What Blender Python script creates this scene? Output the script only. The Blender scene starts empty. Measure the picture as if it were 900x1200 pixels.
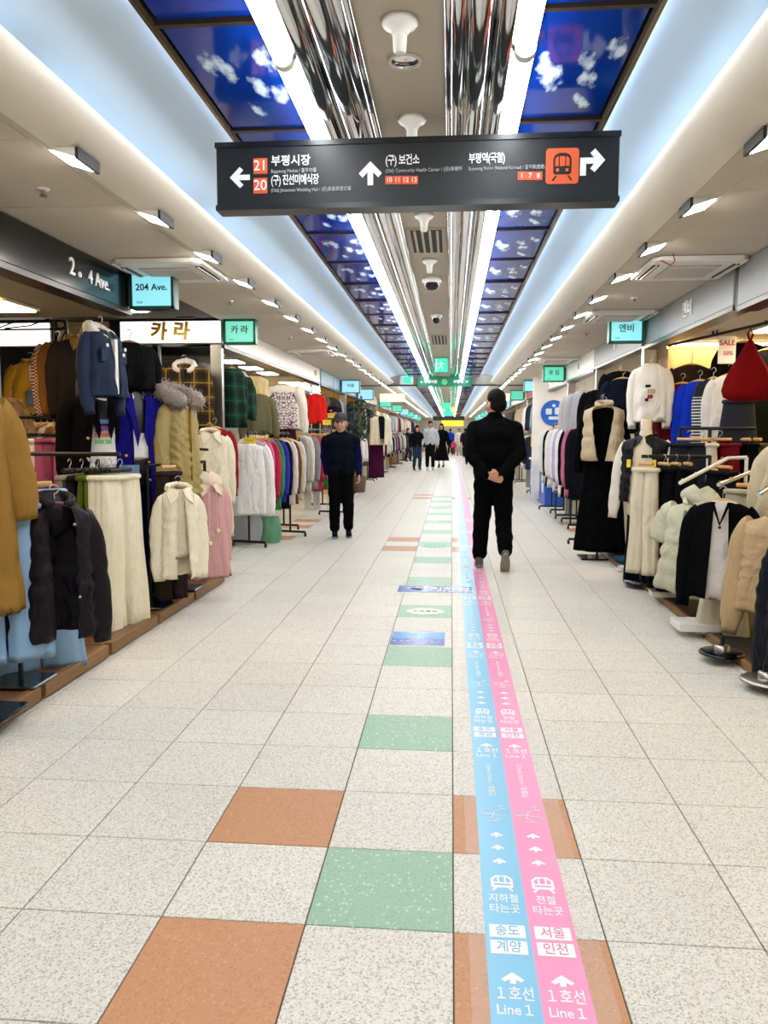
import bpy, math, random
import numpy as np
from mathutils import Vector, Matrix

# ------------------------------------------------------------------ camera, world, exposure
T = 0.42                                   # floor tile pitch in metres
F_PX, YAW, PITCH, ROLL, CAM_H = 918.17, 0.0849, 0.0995, 0.0015, 3.3052 * 0.42
_f = np.array([-math.sin(YAW)*math.cos(PITCH), math.cos(YAW)*math.cos(PITCH), -math.sin(PITCH)])
_r = np.array([math.cos(YAW), math.sin(YAW), 0.0]); _u = np.cross(_r, _f)
_r, _u = math.cos(ROLL)*_r + math.sin(ROLL)*_u, -math.sin(ROLL)*_r + math.cos(ROLL)*_u
scene = bpy.context.scene
col = scene.collection
cam = bpy.data.cameras.new('camera'); cam_o = bpy.data.objects.new('camera', cam); col.objects.link(cam_o)
cam.sensor_fit = 'VERTICAL'; cam.sensor_height = 36.0; cam.lens = F_PX/1200*36.0
cam.clip_start = 0.05; cam.clip_end = 300
_m = Matrix(((_r[0], _u[0], -_f[0], 0), (_r[1], _u[1], -_f[1], 0), (_r[2], _u[2], -_f[2], CAM_H), (0, 0, 0, 1)))
cam_o.matrix_world = _m
scene.camera = cam_o
scene.view_settings.view_transform = 'Standard'; scene.view_settings.look = 'None'
scene.view_settings.gamma = 1.0; scene.view_settings.use_curve_mapping = False
scene.view_settings.exposure = 0.57
world = bpy.data.worlds.new('world'); scene.world = world; world.use_nodes = True
world.node_tree.nodes['Background'].inputs[0].default_value = (1.0, 0.97, 0.92, 1)
world.node_tree.nodes['Background'].inputs[1].default_value = 0.15
scene.cycles.max_bounces = 6; scene.cycles.diffuse_bounces = 4; scene.cycles.glossy_bounces = 4
scene.cycles.use_denoising = True
scene.cycles.sample_clamp_indirect = 6.0
scene.cycles.caustics_reflective = False; scene.cycles.caustics_refractive = False
TUBE_E, LAMP_E, COVE_E, SHOP_E, BOX_E = 17.0, 34.0, 9.0, 13.0, .58

def at(x, y, X=None, Y=None, Z=None):
    """the point of the place that the photograph shows at pixel x, y, on the plane X=, Y= or Z="""
    d = _f + _r*(x-450)/F_PX + _u*(600-y)/F_PX
    if X is not None: t = X/d[0]
    elif Y is not None: t = Y/d[1]
    else: t = (Z-CAM_H)/d[2]
    return Vector((d[0]*t, d[1]*t, CAM_H+d[2]*t))

# ------------------------------------------------------------------ object helpers
def tag(o, label=None, cat=None, group=None, kind=None):
    if label: o['label'] = label
    if cat: o['category'] = cat
    if group: o['group'] = group
    if kind: o['kind'] = kind
    return o
def link(name, me, parent=None, loc=None, rot=None):
    o = bpy.data.objects.new(name, me); col.objects.link(o)
    if parent: o.parent = parent
    if loc is not None: o.location = loc
    if rot is not None: o.rotation_euler = rot
    return o
def empty(name, loc=(0, 0, 0), rz=0.0):
    o = bpy.data.objects.new(name, None); col.objects.link(o); o.location = loc; o.rotation_euler = (0, 0, rz)
    o.empty_display_size = 0.1
    return o
def copy_tree(o, parent=None):
    c = o.copy(); col.objects.link(c)
    if parent: c.parent = parent
    for ch in o.children: copy_tree(ch, c)
    return c

class MB:
    def __init__(self): self.v = []; self.f = []; self.mi = []; self.sm = []
    def add(self, vs, fs, mi=0, smooth=False):
        b = len(self.v); self.v += [tuple(p) for p in vs]
        for q in fs: self.f.append(tuple(i+b for i in q)); self.mi.append(mi); self.sm.append(smooth)
        return self
    def box(self, x0, x1, y0, y1, z0, z1, mi=0):
        vs = [(x0,y0,z0),(x1,y0,z0),(x1,y1,z0),(x0,y1,z0),(x0,y0,z1),(x1,y0,z1),(x1,y1,z1),(x0,y1,z1)]
        return self.add(vs, [(0,3,2,1),(4,5,6,7),(0,1,5,4),(1,2,6,5),(2,3,7,6),(3,0,4,7)], mi)
    def bbox(self, x0, x1, y0, y1, z0, z1, b=0.01, mi=0):
        """box with chamfered vertical and top edges"""
        def ring(z, k): return [(x0+k+b,y0+k,z),(x1-k-b,y0+k,z),(x1-k,y0+k+b,z),(x1-k,y1-k-b,z),(x1-k-b,y1-k,z),(x0+k+b,y1-k,z),(x0+k,y1-k-b,z),(x0+k,y0+k+b,z)]
        rs = [ring(z0, b*.6), ring(z0+b*.6, 0), ring(z1-b*.6, 0), ring(z1, b*.6)]
        vs = sum(rs, []); fs = []
        for i in range(3):
            for k in range(8): a = i*8+k; c = i*8+(k+1) % 8; fs.append((a, c, c+8, a+8))
        fs.append(tuple(range(7, -1, -1))); fs.append(tuple(range(24, 32)))
        return self.add(vs, fs, mi)
    def prism(self, prof, axis, a0, a1, mi=0, smooth=False, closed=True):
        """profile [(p,q)] extruded along axis 'x','y','z' (p,q the other axes in order)"""
        n = len(prof)
        def mk(p, q, a): return {'x': (a, p, q), 'y': (p, a, q), 'z': (p, q, a)}[axis]
        vs = [mk(p, q, a0) for p, q in prof] + [mk(p, q, a1) for p, q in prof]
        fs = [(i, (i+1) % n, n+(i+1) % n, n+i) for i in range(n if closed else n-1)]
        self.add(vs, fs, mi, smooth)
        if closed: self.add(vs, [tuple(range(n-1, -1, -1)), tuple(range(n, 2*n))], mi)
        return self
    def tube(self, pts, r, seg=8, mi=0, cap=True, closed=False):
        pts = [Vector(p) for p in pts]; n = len(pts); vs = []; fs = []
        rr = r if isinstance(r, (list, tuple)) else [r]*n
        up = None
        for i, p in enumerate(pts):
            a = pts[i-1] if (i or closed) else p; b = pts[(i+1) % n] if (i < n-1 or closed) else p
            t = (b-a); t = t.normalized() if t.length > 1e-9 else Vector((0, 0, 1))
            if up is None: up = t.orthogonal().normalized()
            up = up - t*up.dot(t); up = up.normalized() if up.length > 1e-6 else t.orthogonal().normalized()
            s = t.cross(up)
            for k in range(seg):
                g = 2*math.pi*k/seg; vs.append(p + (up*math.cos(g)+s*math.sin(g))*rr[i])
        for i in range(n if closed else n-1):
            for k in range(seg):
                a = i*seg+k; b = i*seg+(k+1) % seg; j = ((i+1) % n)*seg
                fs.append((a, b, j+(k+1) % seg, j+k))
        self.add(vs, fs, mi, True)
        if cap and not closed:
            self.add(vs[:seg], [tuple(range(seg-1, -1, -1))], mi); self.add(vs[-seg:], [tuple(range(seg))], mi)
        return self
    def lathe(self, prof, seg=20, mi=0, c=(0, 0, 0), smooth=True):
        n = len(prof); vs = []; fs = []
        for r, z in prof:
            for k in range(seg):
                g = 2*math.pi*k/seg; vs.append((c[0]+r*math.cos(g), c[1]+r*math.sin(g), c[2]+z))
        for i in range(n-1):
            for k in range(seg): a = i*seg+k; b = i*seg+(k+1) % seg; fs.append((a, b, b+seg, a+seg))
        self.add(vs, fs, mi, smooth)
        self.add(vs[:seg], [tuple(range(seg-1, -1, -1))], mi); self.add(vs[-seg:], [tuple(range(seg))], mi)
        return self
    def mesh(self, name, mats=()):
        me = bpy.data.meshes.new(name); me.from_pydata(self.v, [], self.f)
        mats = mats if isinstance(mats, (list, tuple)) else [mats]
        for m in mats: me.materials.append(m)
        me.polygons.foreach_set('material_index', self.mi); me.polygons.foreach_set('use_smooth', self.sm)
        me.update(); return me
    def build(self, name, mats, parent=None, loc=None, rot=None): return link(name, self.mesh(name, mats), parent, loc, rot)

# ------------------------------------------------------------------ materials
_mats = {}
def srgb(h):
    h = h.lstrip('#'); c = [int(h[i:i+2], 16)/255 for i in (0, 2, 4)]
    return tuple(x/12.92 if x <= .04045 else ((x+.055)/1.055)**2.4 for x in c) + (1,)
def _new(name):
    m = bpy.data.materials.new(name); m.use_nodes = True; nt = m.node_tree
    return m, nt, nt.nodes['Principled BSDF']
def mat(name, color, rough=.5, metal=0.0, var=.06, scale=6.0, bump=0.0, bscale=60.0, emit=0.0, spec=.5, sheen=0.0, wrinkle=0.0):
    if name in _mats: return _mats[name]
    m, nt, b = _new(name); c = srgb(color) if isinstance(color, str) else color
    N, L = nt.nodes, nt.links
    tc = N.new('ShaderNodeTexCoord'); no = N.new('ShaderNodeTexNoise'); no.inputs['Scale'].default_value = scale; no.inputs['Detail'].default_value = 4
    L.new(tc.outputs['Object'], no.inputs['Vector'])
    mx = N.new('ShaderNodeMix'); mx.data_type = 'RGBA'
    mx.inputs[6].default_value = tuple(max(0, x*(1-var)) for x in c[:3])+(1,); mx.inputs[7].default_value = tuple(min(1, x*(1+var)) for x in c[:3])+(1,)
    L.new(no.outputs['Fac'], mx.inputs[0]); L.new(mx.outputs[2], b.inputs['Base Color'])
    b.inputs['Roughness'].default_value = rough; b.inputs['Metallic'].default_value = metal; b.inputs['Specular IOR Level'].default_value = spec
    if sheen: b.inputs['Sheen Weight'].default_value = sheen; b.inputs['Sheen Roughness'].default_value = .5
    if bump:
        n2 = N.new('ShaderNodeTexNoise'); n2.inputs['Scale'].default_value = bscale; n2.inputs['Detail'].default_value = 3
        L.new(tc.outputs['Object'], n2.inputs['Vector'])
        bp = N.new('ShaderNodeBump'); bp.inputs['Strength'].default_value = bump; bp.inputs['Distance'].default_value = .01
        if wrinkle:
            mp = N.new('ShaderNodeMapping'); mp.inputs['Scale'].default_value = (1.2, 1.2, .6); mp.inputs['Rotation'].default_value = (0, .35, 0); L.new(tc.outputs['Object'], mp.inputs[0])
            n3 = N.new('ShaderNodeTexNoise'); n3.inputs['Scale'].default_value = 5.5; n3.inputs['Detail'].default_value = 2.5; n3.inputs['Distortion'].default_value = .8; L.new(mp.outputs[0], n3.inputs['Vector'])
            b0 = N.new('ShaderNodeBump'); b0.inputs['Strength'].default_value = wrinkle; b0.inputs['Distance'].default_value = .05; L.new(n3.outputs['Fac'], b0.inputs['Height']); L.new(b0.outputs['Normal'], bp.inputs['Normal'])
        L.new(n2.outputs['Fac'], bp.inputs['Height']); L.new(bp.outputs['Normal'], b.inputs['Normal'])
    if emit: b.inputs['Emission Color'].default_value = c; b.inputs['Emission Strength'].default_value = emit
    _mats[name] = m; return m
def fabric(color, rough=.85, name=None, bump=.25, bscale=140.0): return mat(name or 'fabric_'+str(color), color, rough, 0, .10, 14, bump, bscale, spec=.06, wrinkle=.85)
def down(color): return mat('down_'+color, color, .5, 0, .08, 9, .3, 40, spec=.16, wrinkle=.9)
def lit(name, color, e):
    if name in _mats: return _mats[name]
    m, nt, b = _new(name); c = srgb(color) if isinstance(color, str) else color; b.inputs['Base Color'].default_value = tuple(x*.6 for x in c[:3])+(1,)
    b.inputs['Emission Color'].default_value = c; b.inputs['Emission Strength'].default_value = e
    _mats[name] = m; return m
def mathn(nt, op, a, b=None, clamp=False):
    n = nt.nodes.new('ShaderNodeMath'); n.operation = op; n.use_clamp = clamp
    for i, x in enumerate((a, b)):
        if x is None: continue
        if isinstance(x, (int, float)): n.inputs[i].default_value = x
        else: nt.links.new(x, n.inputs[i])
    return n.outputs[0]
def mixc(nt, f, a, b):
    n = nt.nodes.new('ShaderNodeMix'); n.data_type = 'RGBA'
    for s, x in ((0, f), (6, a), (7, b)):
        if isinstance(x, (int, float, tuple)): n.inputs[s].default_value = x
        else: nt.links.new(x, n.inputs[s])
    return n.outputs[2]
def coords(nt, which='Object'):
    tc = nt.nodes.new('ShaderNodeTexCoord'); sp = nt.nodes.new('ShaderNodeSeparateXYZ'); nt.links.new(tc.outputs[which], sp.inputs[0])
    return tc.outputs[which], sp.outputs[0], sp.outputs[1], sp.outputs[2]
def band(nt, x, period, width, off=0.0):
    """1 where frac((x+off)/period) < width"""
    a = mathn(nt, 'ADD', x, off+100*period); a = mathn(nt, 'DIVIDE', a, period); a = mathn(nt, 'FRACT', a)
    return mathn(nt, 'LESS_THAN', a, width)
def plaid(name, base, dark, line, p=.11):
    if name in _mats: return _mats[name]
    m, nt, b = _new(name); _, x, y, z = coords(nt)
    c = mixc(nt, mathn(nt, 'MULTIPLY', band(nt, x, p, .5), .6), srgb(base), srgb(dark))
    c = mixc(nt, mathn(nt, 'MULTIPLY', band(nt, z, p, .5), .6), c, srgb(dark))
    c = mixc(nt, mathn(nt, 'MULTIPLY', band(nt, x, p, .09, p*.3), .75), c, srgb(line))
    c = mixc(nt, mathn(nt, 'MULTIPLY', band(nt, z, p, .09, p*.3), .75), c, srgb(line))
    nt.links.new(c, b.inputs['Base Color']); b.inputs['Roughness'].default_value = .9; b.inputs['Specular IOR Level'].default_value = .2
    _mats[name] = m; return m
def stripes(name, a, c2, p, w=.5, zfrom=-9.0, zto=9.0):
    if name in _mats: return _mats[name]
    m, nt, b = _new(name); _, x, y, z = coords(nt)
    k = band(nt, z, p, w); k = mathn(nt, 'MULTIPLY', k, mathn(nt, 'GREATER_THAN', z, zfrom)); k = mathn(nt, 'MULTIPLY', k, mathn(nt, 'LESS_THAN', z, zto))
    nt.links.new(mixc(nt, k, srgb(a), srgb(c2)), b.inputs['Base Color']); b.inputs['Roughness'].default_value = .9
    _mats[name] = m; return m
def checks(name, a, c2, sc, detail=False):
    if name in _mats: return _mats[name]
    m, nt, b = _new(name); v, x, y, z = coords(nt)
    if detail:      # knitted scroll figure on a pale ground
        vo = nt.nodes.new('ShaderNodeTexVoronoi'); vo.feature = 'DISTANCE_TO_EDGE'; vo.inputs['Scale'].default_value = sc
        ax = mathn(nt, 'ABSOLUTE', x); cb = nt.nodes.new('ShaderNodeCombineXYZ'); nt.links.new(ax, cb.inputs[0]); nt.links.new(z, cb.inputs[2])
        nt.links.new(cb.outputs[0], vo.inputs['Vector']); k = mathn(nt, 'LESS_THAN', vo.outputs['Distance'], .09)
        k = mathn(nt, 'MULTIPLY', k, mathn(nt, 'LESS_THAN', ax, .19)); k = mathn(nt, 'MULTIPLY', k, mathn(nt, 'LESS_THAN', z, -.1))
    else:
        k = mathn(nt, 'ABSOLUTE', mathn(nt, 'SUBTRACT', band(nt, x, sc, .5), band(nt, z, sc, .5)))
    nt.links.new(mixc(nt, k, srgb(a), srgb(c2)), b.inputs['Base Color']); b.inputs['Roughness'].default_value = .9
    _mats[name] = m; return m
def tile_mat(name, base, speck, light, size=.012, amount=.34, rough=.34, chips=.86):
    if name in _mats: return _mats[name]
    m, nt, b = _new(name); N, L = nt.nodes, nt.links
    geo = N.new('ShaderNodeNewGeometry'); oi = N.new('ShaderNodeObjectInfo')
    vo = N.new('ShaderNodeTexVoronoi'); vo.inputs['Scale'].default_value = 1/size; L.new(geo.outputs['Position'], vo.inputs['Vector'])
    sp = N.new('ShaderNodeSeparateColor'); L.new(vo.outputs['Color'], sp.inputs[0])
    no = N.new('ShaderNodeTexNoise'); no.inputs['Scale'].default_value = 1.1; no.inputs['Detail'].default_value = 5; L.new(geo.outputs['Position'], no.inputs['Vector'])
    dark = mathn(nt, 'LESS_THAN', sp.outputs[0], amount); lite = mathn(nt, 'GREATER_THAN', sp.outputs[1], chips)
    soft = mathn(nt, 'MULTIPLY', dark, mathn(nt, 'ADD', mathn(nt, 'MULTIPLY', sp.outputs[2], .6), .25))
    c = mixc(nt, soft, srgb(base), srgb(speck)); c = mixc(nt, mathn(nt, 'MULTIPLY', lite, .8), c, srgb(light))
    hsv = N.new('ShaderNodeHueSaturation'); L.new(c, hsv.inputs['Color'])
    val = mathn(nt, 'ADD', mathn(nt, 'MULTIPLY', oi.outputs['Random'], .06), mathn(nt, 'ADD', mathn(nt, 'MULTIPLY', no.outputs['Fac'], .16), .88))
    L.new(val, hsv.inputs['Value']); L.new(hsv.outputs[0], b.inputs['Base Color'])
    L.new(mathn(nt, 'ADD', mathn(nt, 'MULTIPLY', no.outputs['Fac'], .2), rough-.1), b.inputs['Roughness'])
    b.inputs['Specular IOR Level'].default_value = .1
    _mats[name] = m; return m
def wood(name, a, c2, rough=.4, axis=1, sc=3.0):
    if name in _mats: return _mats[name]
    m, nt, b = _new(name); N, L = nt.nodes, nt.links
    tc = N.new('ShaderNodeTexCoord'); mp = N.new('ShaderNodeMapping'); s = [sc*9]*3; s[axis] = sc; mp.inputs['Scale'].default_value = s
    L.new(tc.outputs['Object'], mp.inputs[0]); no = N.new('ShaderNodeTexNoise'); no.inputs['Scale'].default_value = 1.6; no.inputs['Detail'].default_value = 6; no.inputs['Distortion'].default_value = .6
    L.new(mp.outputs[0], no.inputs['Vector']); oi = N.new('ShaderNodeObjectInfo')
    f = mathn(nt, 'ADD', no.outputs['Fac'], mathn(nt, 'MULTIPLY', mathn(nt, 'SUBTRACT', oi.outputs['Random'], .5), .35), True)
    L.new(mixc(nt, f, srgb(a), srgb(c2)), b.inputs['Base Color']); b.inputs['Roughness'].default_value = rough
    _mats[name] = m; return m
def sky_panel(name, clouds):
    """glossy deep blue printed ceiling glass with a fixed set of small clouds; object coords 0..1 across and along"""
    m, nt, b = _new(name); N, L = nt.nodes, nt.links
    v, x, y, z = coords(nt)
    no = N.new('ShaderNodeTexNoise'); no.inputs['Scale'].default_value = 9; no.inputs['Detail'].default_value = 6; L.new(v, no.inputs['Vector'])
    tot = None
    for cx, cy, rx, ry, tilt in clouds:
        dx = mathn(nt, 'SUBTRACT', x, cx); dy = mathn(nt, 'SUBTRACT', y, cy)
        ca, sa = math.cos(tilt), math.sin(tilt)
        p = mathn(nt, 'ADD', mathn(nt, 'MULTIPLY', dx, ca/rx), mathn(nt, 'MULTIPLY', dy, sa/rx)); q = mathn(nt, 'ADD', mathn(nt, 'MULTIPLY', dx, -sa/ry), mathn(nt, 'MULTIPLY', dy, ca/ry))
        d = mathn(nt, 'ADD', mathn(nt, 'MULTIPLY', p, p), mathn(nt, 'MULTIPLY', q, q))
        k = mathn(nt, 'SUBTRACT', 1.0, d, True); tot = k if tot is None else mathn(nt, 'MAXIMUM', tot, k)
    k = mathn(nt, 'ADD', mathn(nt, 'SUBTRACT', tot, .42), mathn(nt, 'MULTIPLY', mathn(nt, 'SUBTRACT', no.outputs['Fac'], .5), 2.4))
    k = mathn(nt, 'MULTIPLY', mathn(nt, 'MULTIPLY', k, 1.7, True), mathn(nt, 'MULTIPLY', tot, 3.0, True), True)
    n2 = N.new('ShaderNodeTexNoise'); n2.inputs['Scale'].default_value = 2.5; L.new(v, n2.inputs['Vector'])
    deep = mixc(nt, n2.outputs['Fac'], srgb('#031c6c'), srgb('#0a3fa4'))
    L.new(mixc(nt, k, deep, srgb('#d5e8f4')), b.inputs['Base Color'])
    b.inputs['Roughness'].default_value = .08; b.inputs['Specular IOR Level'].default_value = .3
    _mats[name] = m; return m

STEEL = mat('black_steel', '#16171a', .45, .2, .05)
CHROME = mat('chrome', '#d8d8d6', .07, 1.0, .03)
BRUSH = mat('brushed_steel', '#b6b4ae', .3, 1.0, .06)
WHITEP = mat('white_plastic', '#e6e4dd', .4, 0, .03)
CREAMP = mat('ceiling_board', '#c4bbaa', .7, 0, .06, 3.0, .08, 30)
HANGWOOD = wood('hanger_wood', '#c08a4a', '#e0b878', .35, 0)
HANGDARK = wood('hanger_dark_wood', '#5a2f1c', '#7d4a2e', .35, 0)
WHITETXT = mat('white_lettering', '#f6f6f6', .5, 0, .01)
BLACKTXT = mat('black_lettering', '#15171a', .5, 0, .01)

_work = bpy.data.scenes.new('workshop')          # empty side scene in which lettering and figures are evaluated
def text_mesh(s, size, mat_, ext=.0015, bold=.0, spacing=1.0, align='CENTER'):
    cu = bpy.data.curves.new('lettering', 'FONT'); cu.body = s; cu.size = size; cu.extrude = ext; cu.offset = bold*size
    cu.align_x = align; cu.align_y = 'CENTER'; cu.space_character = spacing; cu.resolution_u = 3
    o = bpy.data.objects.new('lettering', cu); _work.collection.objects.link(o)
    with bpy.context.temp_override(scene=_work, view_layer=_work.view_layers[0]):
        me = bpy.data.meshes.new_from_object(o.evaluated_get(bpy.context.evaluated_depsgraph_get()))
    bpy.data.objects.remove(o); bpy.data.curves.remove(cu)
    me.materials.clear(); me.materials.append(mat_); me.name = 'lettering'
    return me
FACE_CAM = (math.pi/2, 0, 0)                       # lettering standing upright, facing -Y
FACE_RIGHT = (math.pi/2, 0, math.pi/2)             # facing +X (reads from the aisle, on the left side)
FACE_LEFT = (math.pi/2, 0, -math.pi/2)             # facing -X
# ------------------------------------------------------------------ the hall: floor
XL, XR = -2.36, 1.94            # fascia planes of the shop rows
ZC = 2.55                       # side ceilings
YEND = 62.0
X0, Y0 = .0203, 2.0742          # tile joints
def tile_kind(i, j):
    if (i, j) in {(-2,-1),(0,-1),(-2,1),(0,1),(-2,17),(-2,19),(0,17),(0,19),(-6,19),(-6,22),(-6,24),(4,22),(4,24),(-2,35),(-2,37),(0,35)}: return 1
    if i == -1 and j in (0, 3, 6, 9, 12, 15, 18, 21, 24, 27, 30, 33, 36): return 2
    return 0
TILE = [tile_mat('speckled_terrazzo', '#e2dfd4', '#aaa69a', '#eeece4', .0048, .36),
        tile_mat('terracotta_tile', '#c99672', '#bb8560', '#d3a583', .006, .2, .34, .95),
        tile_mat('green_tile', '#a3c5ac', '#93b89e', '#d8e6da', .007, .2, .34, .95)]
floor = MB().box(-5.6, 5.2, -7.0, YEND+1, -.12, -.006).build('floor', mat('tile_joint', '#6d6050', .8)); tag(floor, kind='structure')
G = .0022
tmesh = [MB().bbox(G, T-G, G, T-G, -.006, .0, .0016).mesh('floor_tile', TILE[k]) for k in range(3)]
near = []
for j in range(-2, 30):
    for i in range(-6, 5): near.append((abs(j-2)*1.0, i, j))
near.sort(); near = near[:300]; nearset = {(i, j) for _, i, j in near}
for i, j in sorted(nearset): link('floor_tile', tmesh[tile_kind(i, j)], floor, (X0+i*T, Y0+j*T, 0))
rest = MB()
for j in range(-21, 140):
    for i in range(-13, 12):
        if (i, j) in nearset: continue
        x, y = X0+i*T, Y0+j*T
        rest.add([(x+G,y+G,0),(x+T-G,y+G,0),(x+T-G,y+T-G,0),(x+G,y+T-G,0)], [(0,1,2,3)], tile_kind(i, j))
r_ = rest.build('floor_tile_field', TILE, floor); tag(r_, kind='stuff')

# ------------------------------------------------------------------ side ceilings with boards, rounded lips, cove
PITCH_L = .91                                     # lamp, board and sky panel pitch along the hall
def lip_profile(s, xc):
    """rounded edge of the side ceiling, from the flat board up into the cove; s=+1 for the left side"""
    p = [(xc-.26*s, ZC)]
    for k in range(9):
        g = math.radians(k*11.25); p.append((xc-.25*s+.25*math.sin(g)*s, ZC+.08-.08*math.cos(g)))
    return p
LIPM = mat('lip_plaster', '#e6dfd0', .6, 0, .03, 2.0)
COVEM = mat('cove_plaster', '#d2e6f6', .55, 0, .04, 1.2)
def side(s, xf, xs, xlip, nm):
    root = MB().box(min(xf-s*3.2, xs+s*.09), max(xf-s*3.2, xs+s*.09), -7.0, YEND, ZC+.02, ZC+.06).build('ceiling_'+nm, mat('ceiling_void', '#55504a', .9)); tag(root, kind='structure')
    a, b = (xf-.02*s, xs-.09*s)
    me = MB().bbox(min(a, b)+.002, max(a, b)-.002, .002, PITCH_L-.002, ZC, ZC+.02, .002).mesh('ceiling_board', CREAMP)
    for k in range(-11, 65): link('ceiling_board', me, root, (0, 3.11+k*PITCH_L, 0))
    a, b = (xs-.09*s, xlip-.26*s)
    me = MB().box(min(a, b)+.003, max(a, b), .0, PITCH_L*4-.001, ZC, ZC+.02).mesh('ceiling_board', CREAMP)
    for k in range(-2, 16): link('ceiling_board', me, root, (0, 3.11+k*PITCH_L*4, 0))
    pr = lip_profile(s, xlip)
    lip = MB().prism(pr + [(p+(-.02*s), q+.02) for p, q in reversed(pr)], 'y', -7.0, YEND, 0, True).build('ceiling_lip', LIPM, root)
    # pale blue cove: from behind the lip up to above the sky panels
    x0 = xlip-.24*s; pc = []
    xe = -.18-s*.83
    for k in range(11):
        g = k/10*math.pi/2; pc.append((x0+(xe-x0)*(1-math.cos(g)), ZC+.03+.22*math.sin(g)))
    cv = MB().prism(pc, 'y', -7.0, YEND, 0, True, closed=False).build('ceiling_cove', COVEM, root)
    return root
ceilL = side(1, XL, -1.59, -1.385, 'left')
ceilR = side(-1, XR, 1.23, .91, 'right')
# LED strips hidden behind the lips light the coves
led = lit('cove_led', '#cfe4ff', COVE_E)
for s, xl in ((1, -1.385), (-1, .91)):
    for k in range(37):
        x = xl-.07*s
        o = MB().box(x-.012, x+.012, .10, 1.72, 0, .016).build('cove_light', led, None, (0, -6.36+k*1.82, ZC+.035))
        tag(o, 'cool white light strip tucked behind the %s ceiling lip' % ('left' if s == 1 else 'right'), 'light', 'cove light strips')

for s in (-1, 1):  # hidden strips added at the tray edges to brighten the inner cove
    for k in range(37):
        x = -.18+s*.838
        o = MB().box(x-.005, x+.005, .02, 1.80, 0, .012).build('cove_light', led, None, (0, -6.36+k*1.82, 2.768))
        tag(o, 'added cool white fill strip along the %s outer edge of the sky tray' % ('right' if s == 1 else 'left'), 'light', 'added tray edge fill strips')

# ------------------------------------------------------------------ centre tray: sky panels, chrome, tubes, channel
XC = -.18
tray = MB().box(XC-1.0, XC+1.0, -7.0, YEND, 2.86, 2.90).build('ceiling', mat('tray_back', '#403c36', .9)); tag(tray, kind='structure')
FR = mat('tray_frame', '#3a2c20', .3, .6, .1)
sky_l = sky_panel('sky_print_left', [(.30,.35,.22,.15,.5),(.62,.55,.17,.11,.9),(.82,.30,.14,.16,.2),(.80,.62,.17,.12,-.4),(.45,.78,.13,.08,.7)])
sky_r = sky_panel('sky_print_right', [(.25,.52,.28,.15,.9),(.62,.42,.16,.10,.6),(.70,.60,.16,.10,.4),(.86,.33,.13,.13,.7),(.72,.83,.17,.08,.6)])
def flat_panel(m):
    mb = MB(); mb.add([(0,0,0),(1,0,0),(1,1,0),(0,1,0)], [(0,3,2,1)]); mb.add([(0,0,.02),(1,0,.02),(1,1,.02),(0,1,.02)], [(0,1,2,3)])
    mb.add([(0,0,0),(1,0,0),(1,1,0),(0,1,0),(0,0,.02),(1,0,.02),(1,1,.02),(0,1,.02)], [(0,1,5,4),(1,2,6,5),(2,3,7,6),(3,0,4,7)])
    return mb.mesh('sky_panel', m)
mL, mR = flat_panel(sky_l), flat_panel(sky_r)
for k in range(-10, 64):
    y = 2.67+k*PITCH_L
    if 19.0 < y+.45 < 19.7 or y > YEND-1: continue
    for me, x in ((mL, XC-.81+.012), (mR, XC+.445)):
        o = link('sky_panel', me, tray, (x, y+.012, 2.74)); o.scale = (.353, PITCH_L-.024, 1)
        o.rotation_euler = (random.Random(k*7+int(x*100)).uniform(-.006, .006), random.Random(k*5+1).uniform(-.008, .008), 0)
    MB().box(XC-.81, XC-.445, y-.012, y+.012, 2.728, 2.76).build('cross_rail', FR, tray)
    MB().box(XC+.445, XC+.81, y-.012, y+.012, 2.728, 2.76).build('cross_rail', FR, tray)
EDGE = mat('tray_edge', '#8c7550', .18, .9, .15, 5)
for x in (XC-.825, XC+.81): MB().box(x, x+.015, -6.9, YEND, 2.738, 2.80).build('tray_edge', FR, tray)
for x in (XC-.842, XC+.827): MB().box(x, x+.015, -6.9, YEND, 2.738, 2.752).build('edge_trim', EDGE, tray)
# polished steel half-round mouldings on both sides of the channel
for s in (-1, 1):
    for c, r, zc in ((.355, .045, 2.735), (.262, .052, 2.75), (.190, .030, 2.74), (.158, .016, 2.72)):
        pr = [(XC+s*c+r*math.cos(math.radians(180+g)), zc+r*math.sin(math.radians(180+g))*.9) for g in range(0, 181, 15)]
        if s == 1: pr = pr
        MB().prism(pr+[(pr[-1][0], 2.80), (pr[0][0], 2.80)], 'y', -6.9, YEND, 0, True).build('steel_moulding', CHROME, tray)
    for c in (.308, .218): MB().box(min(XC+s*c-.010, XC+s*c+.010), XC+s*c+.010, -6.9, YEND, 2.75, 2.80).build('shadow_gap', mat('black_gap', '#0c0d10', .2), tray)
MB().box(XC-.145, XC+.145, -6.9, YEND, 2.735, 2.80).build('centre_board', CREAMP, tray)

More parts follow.
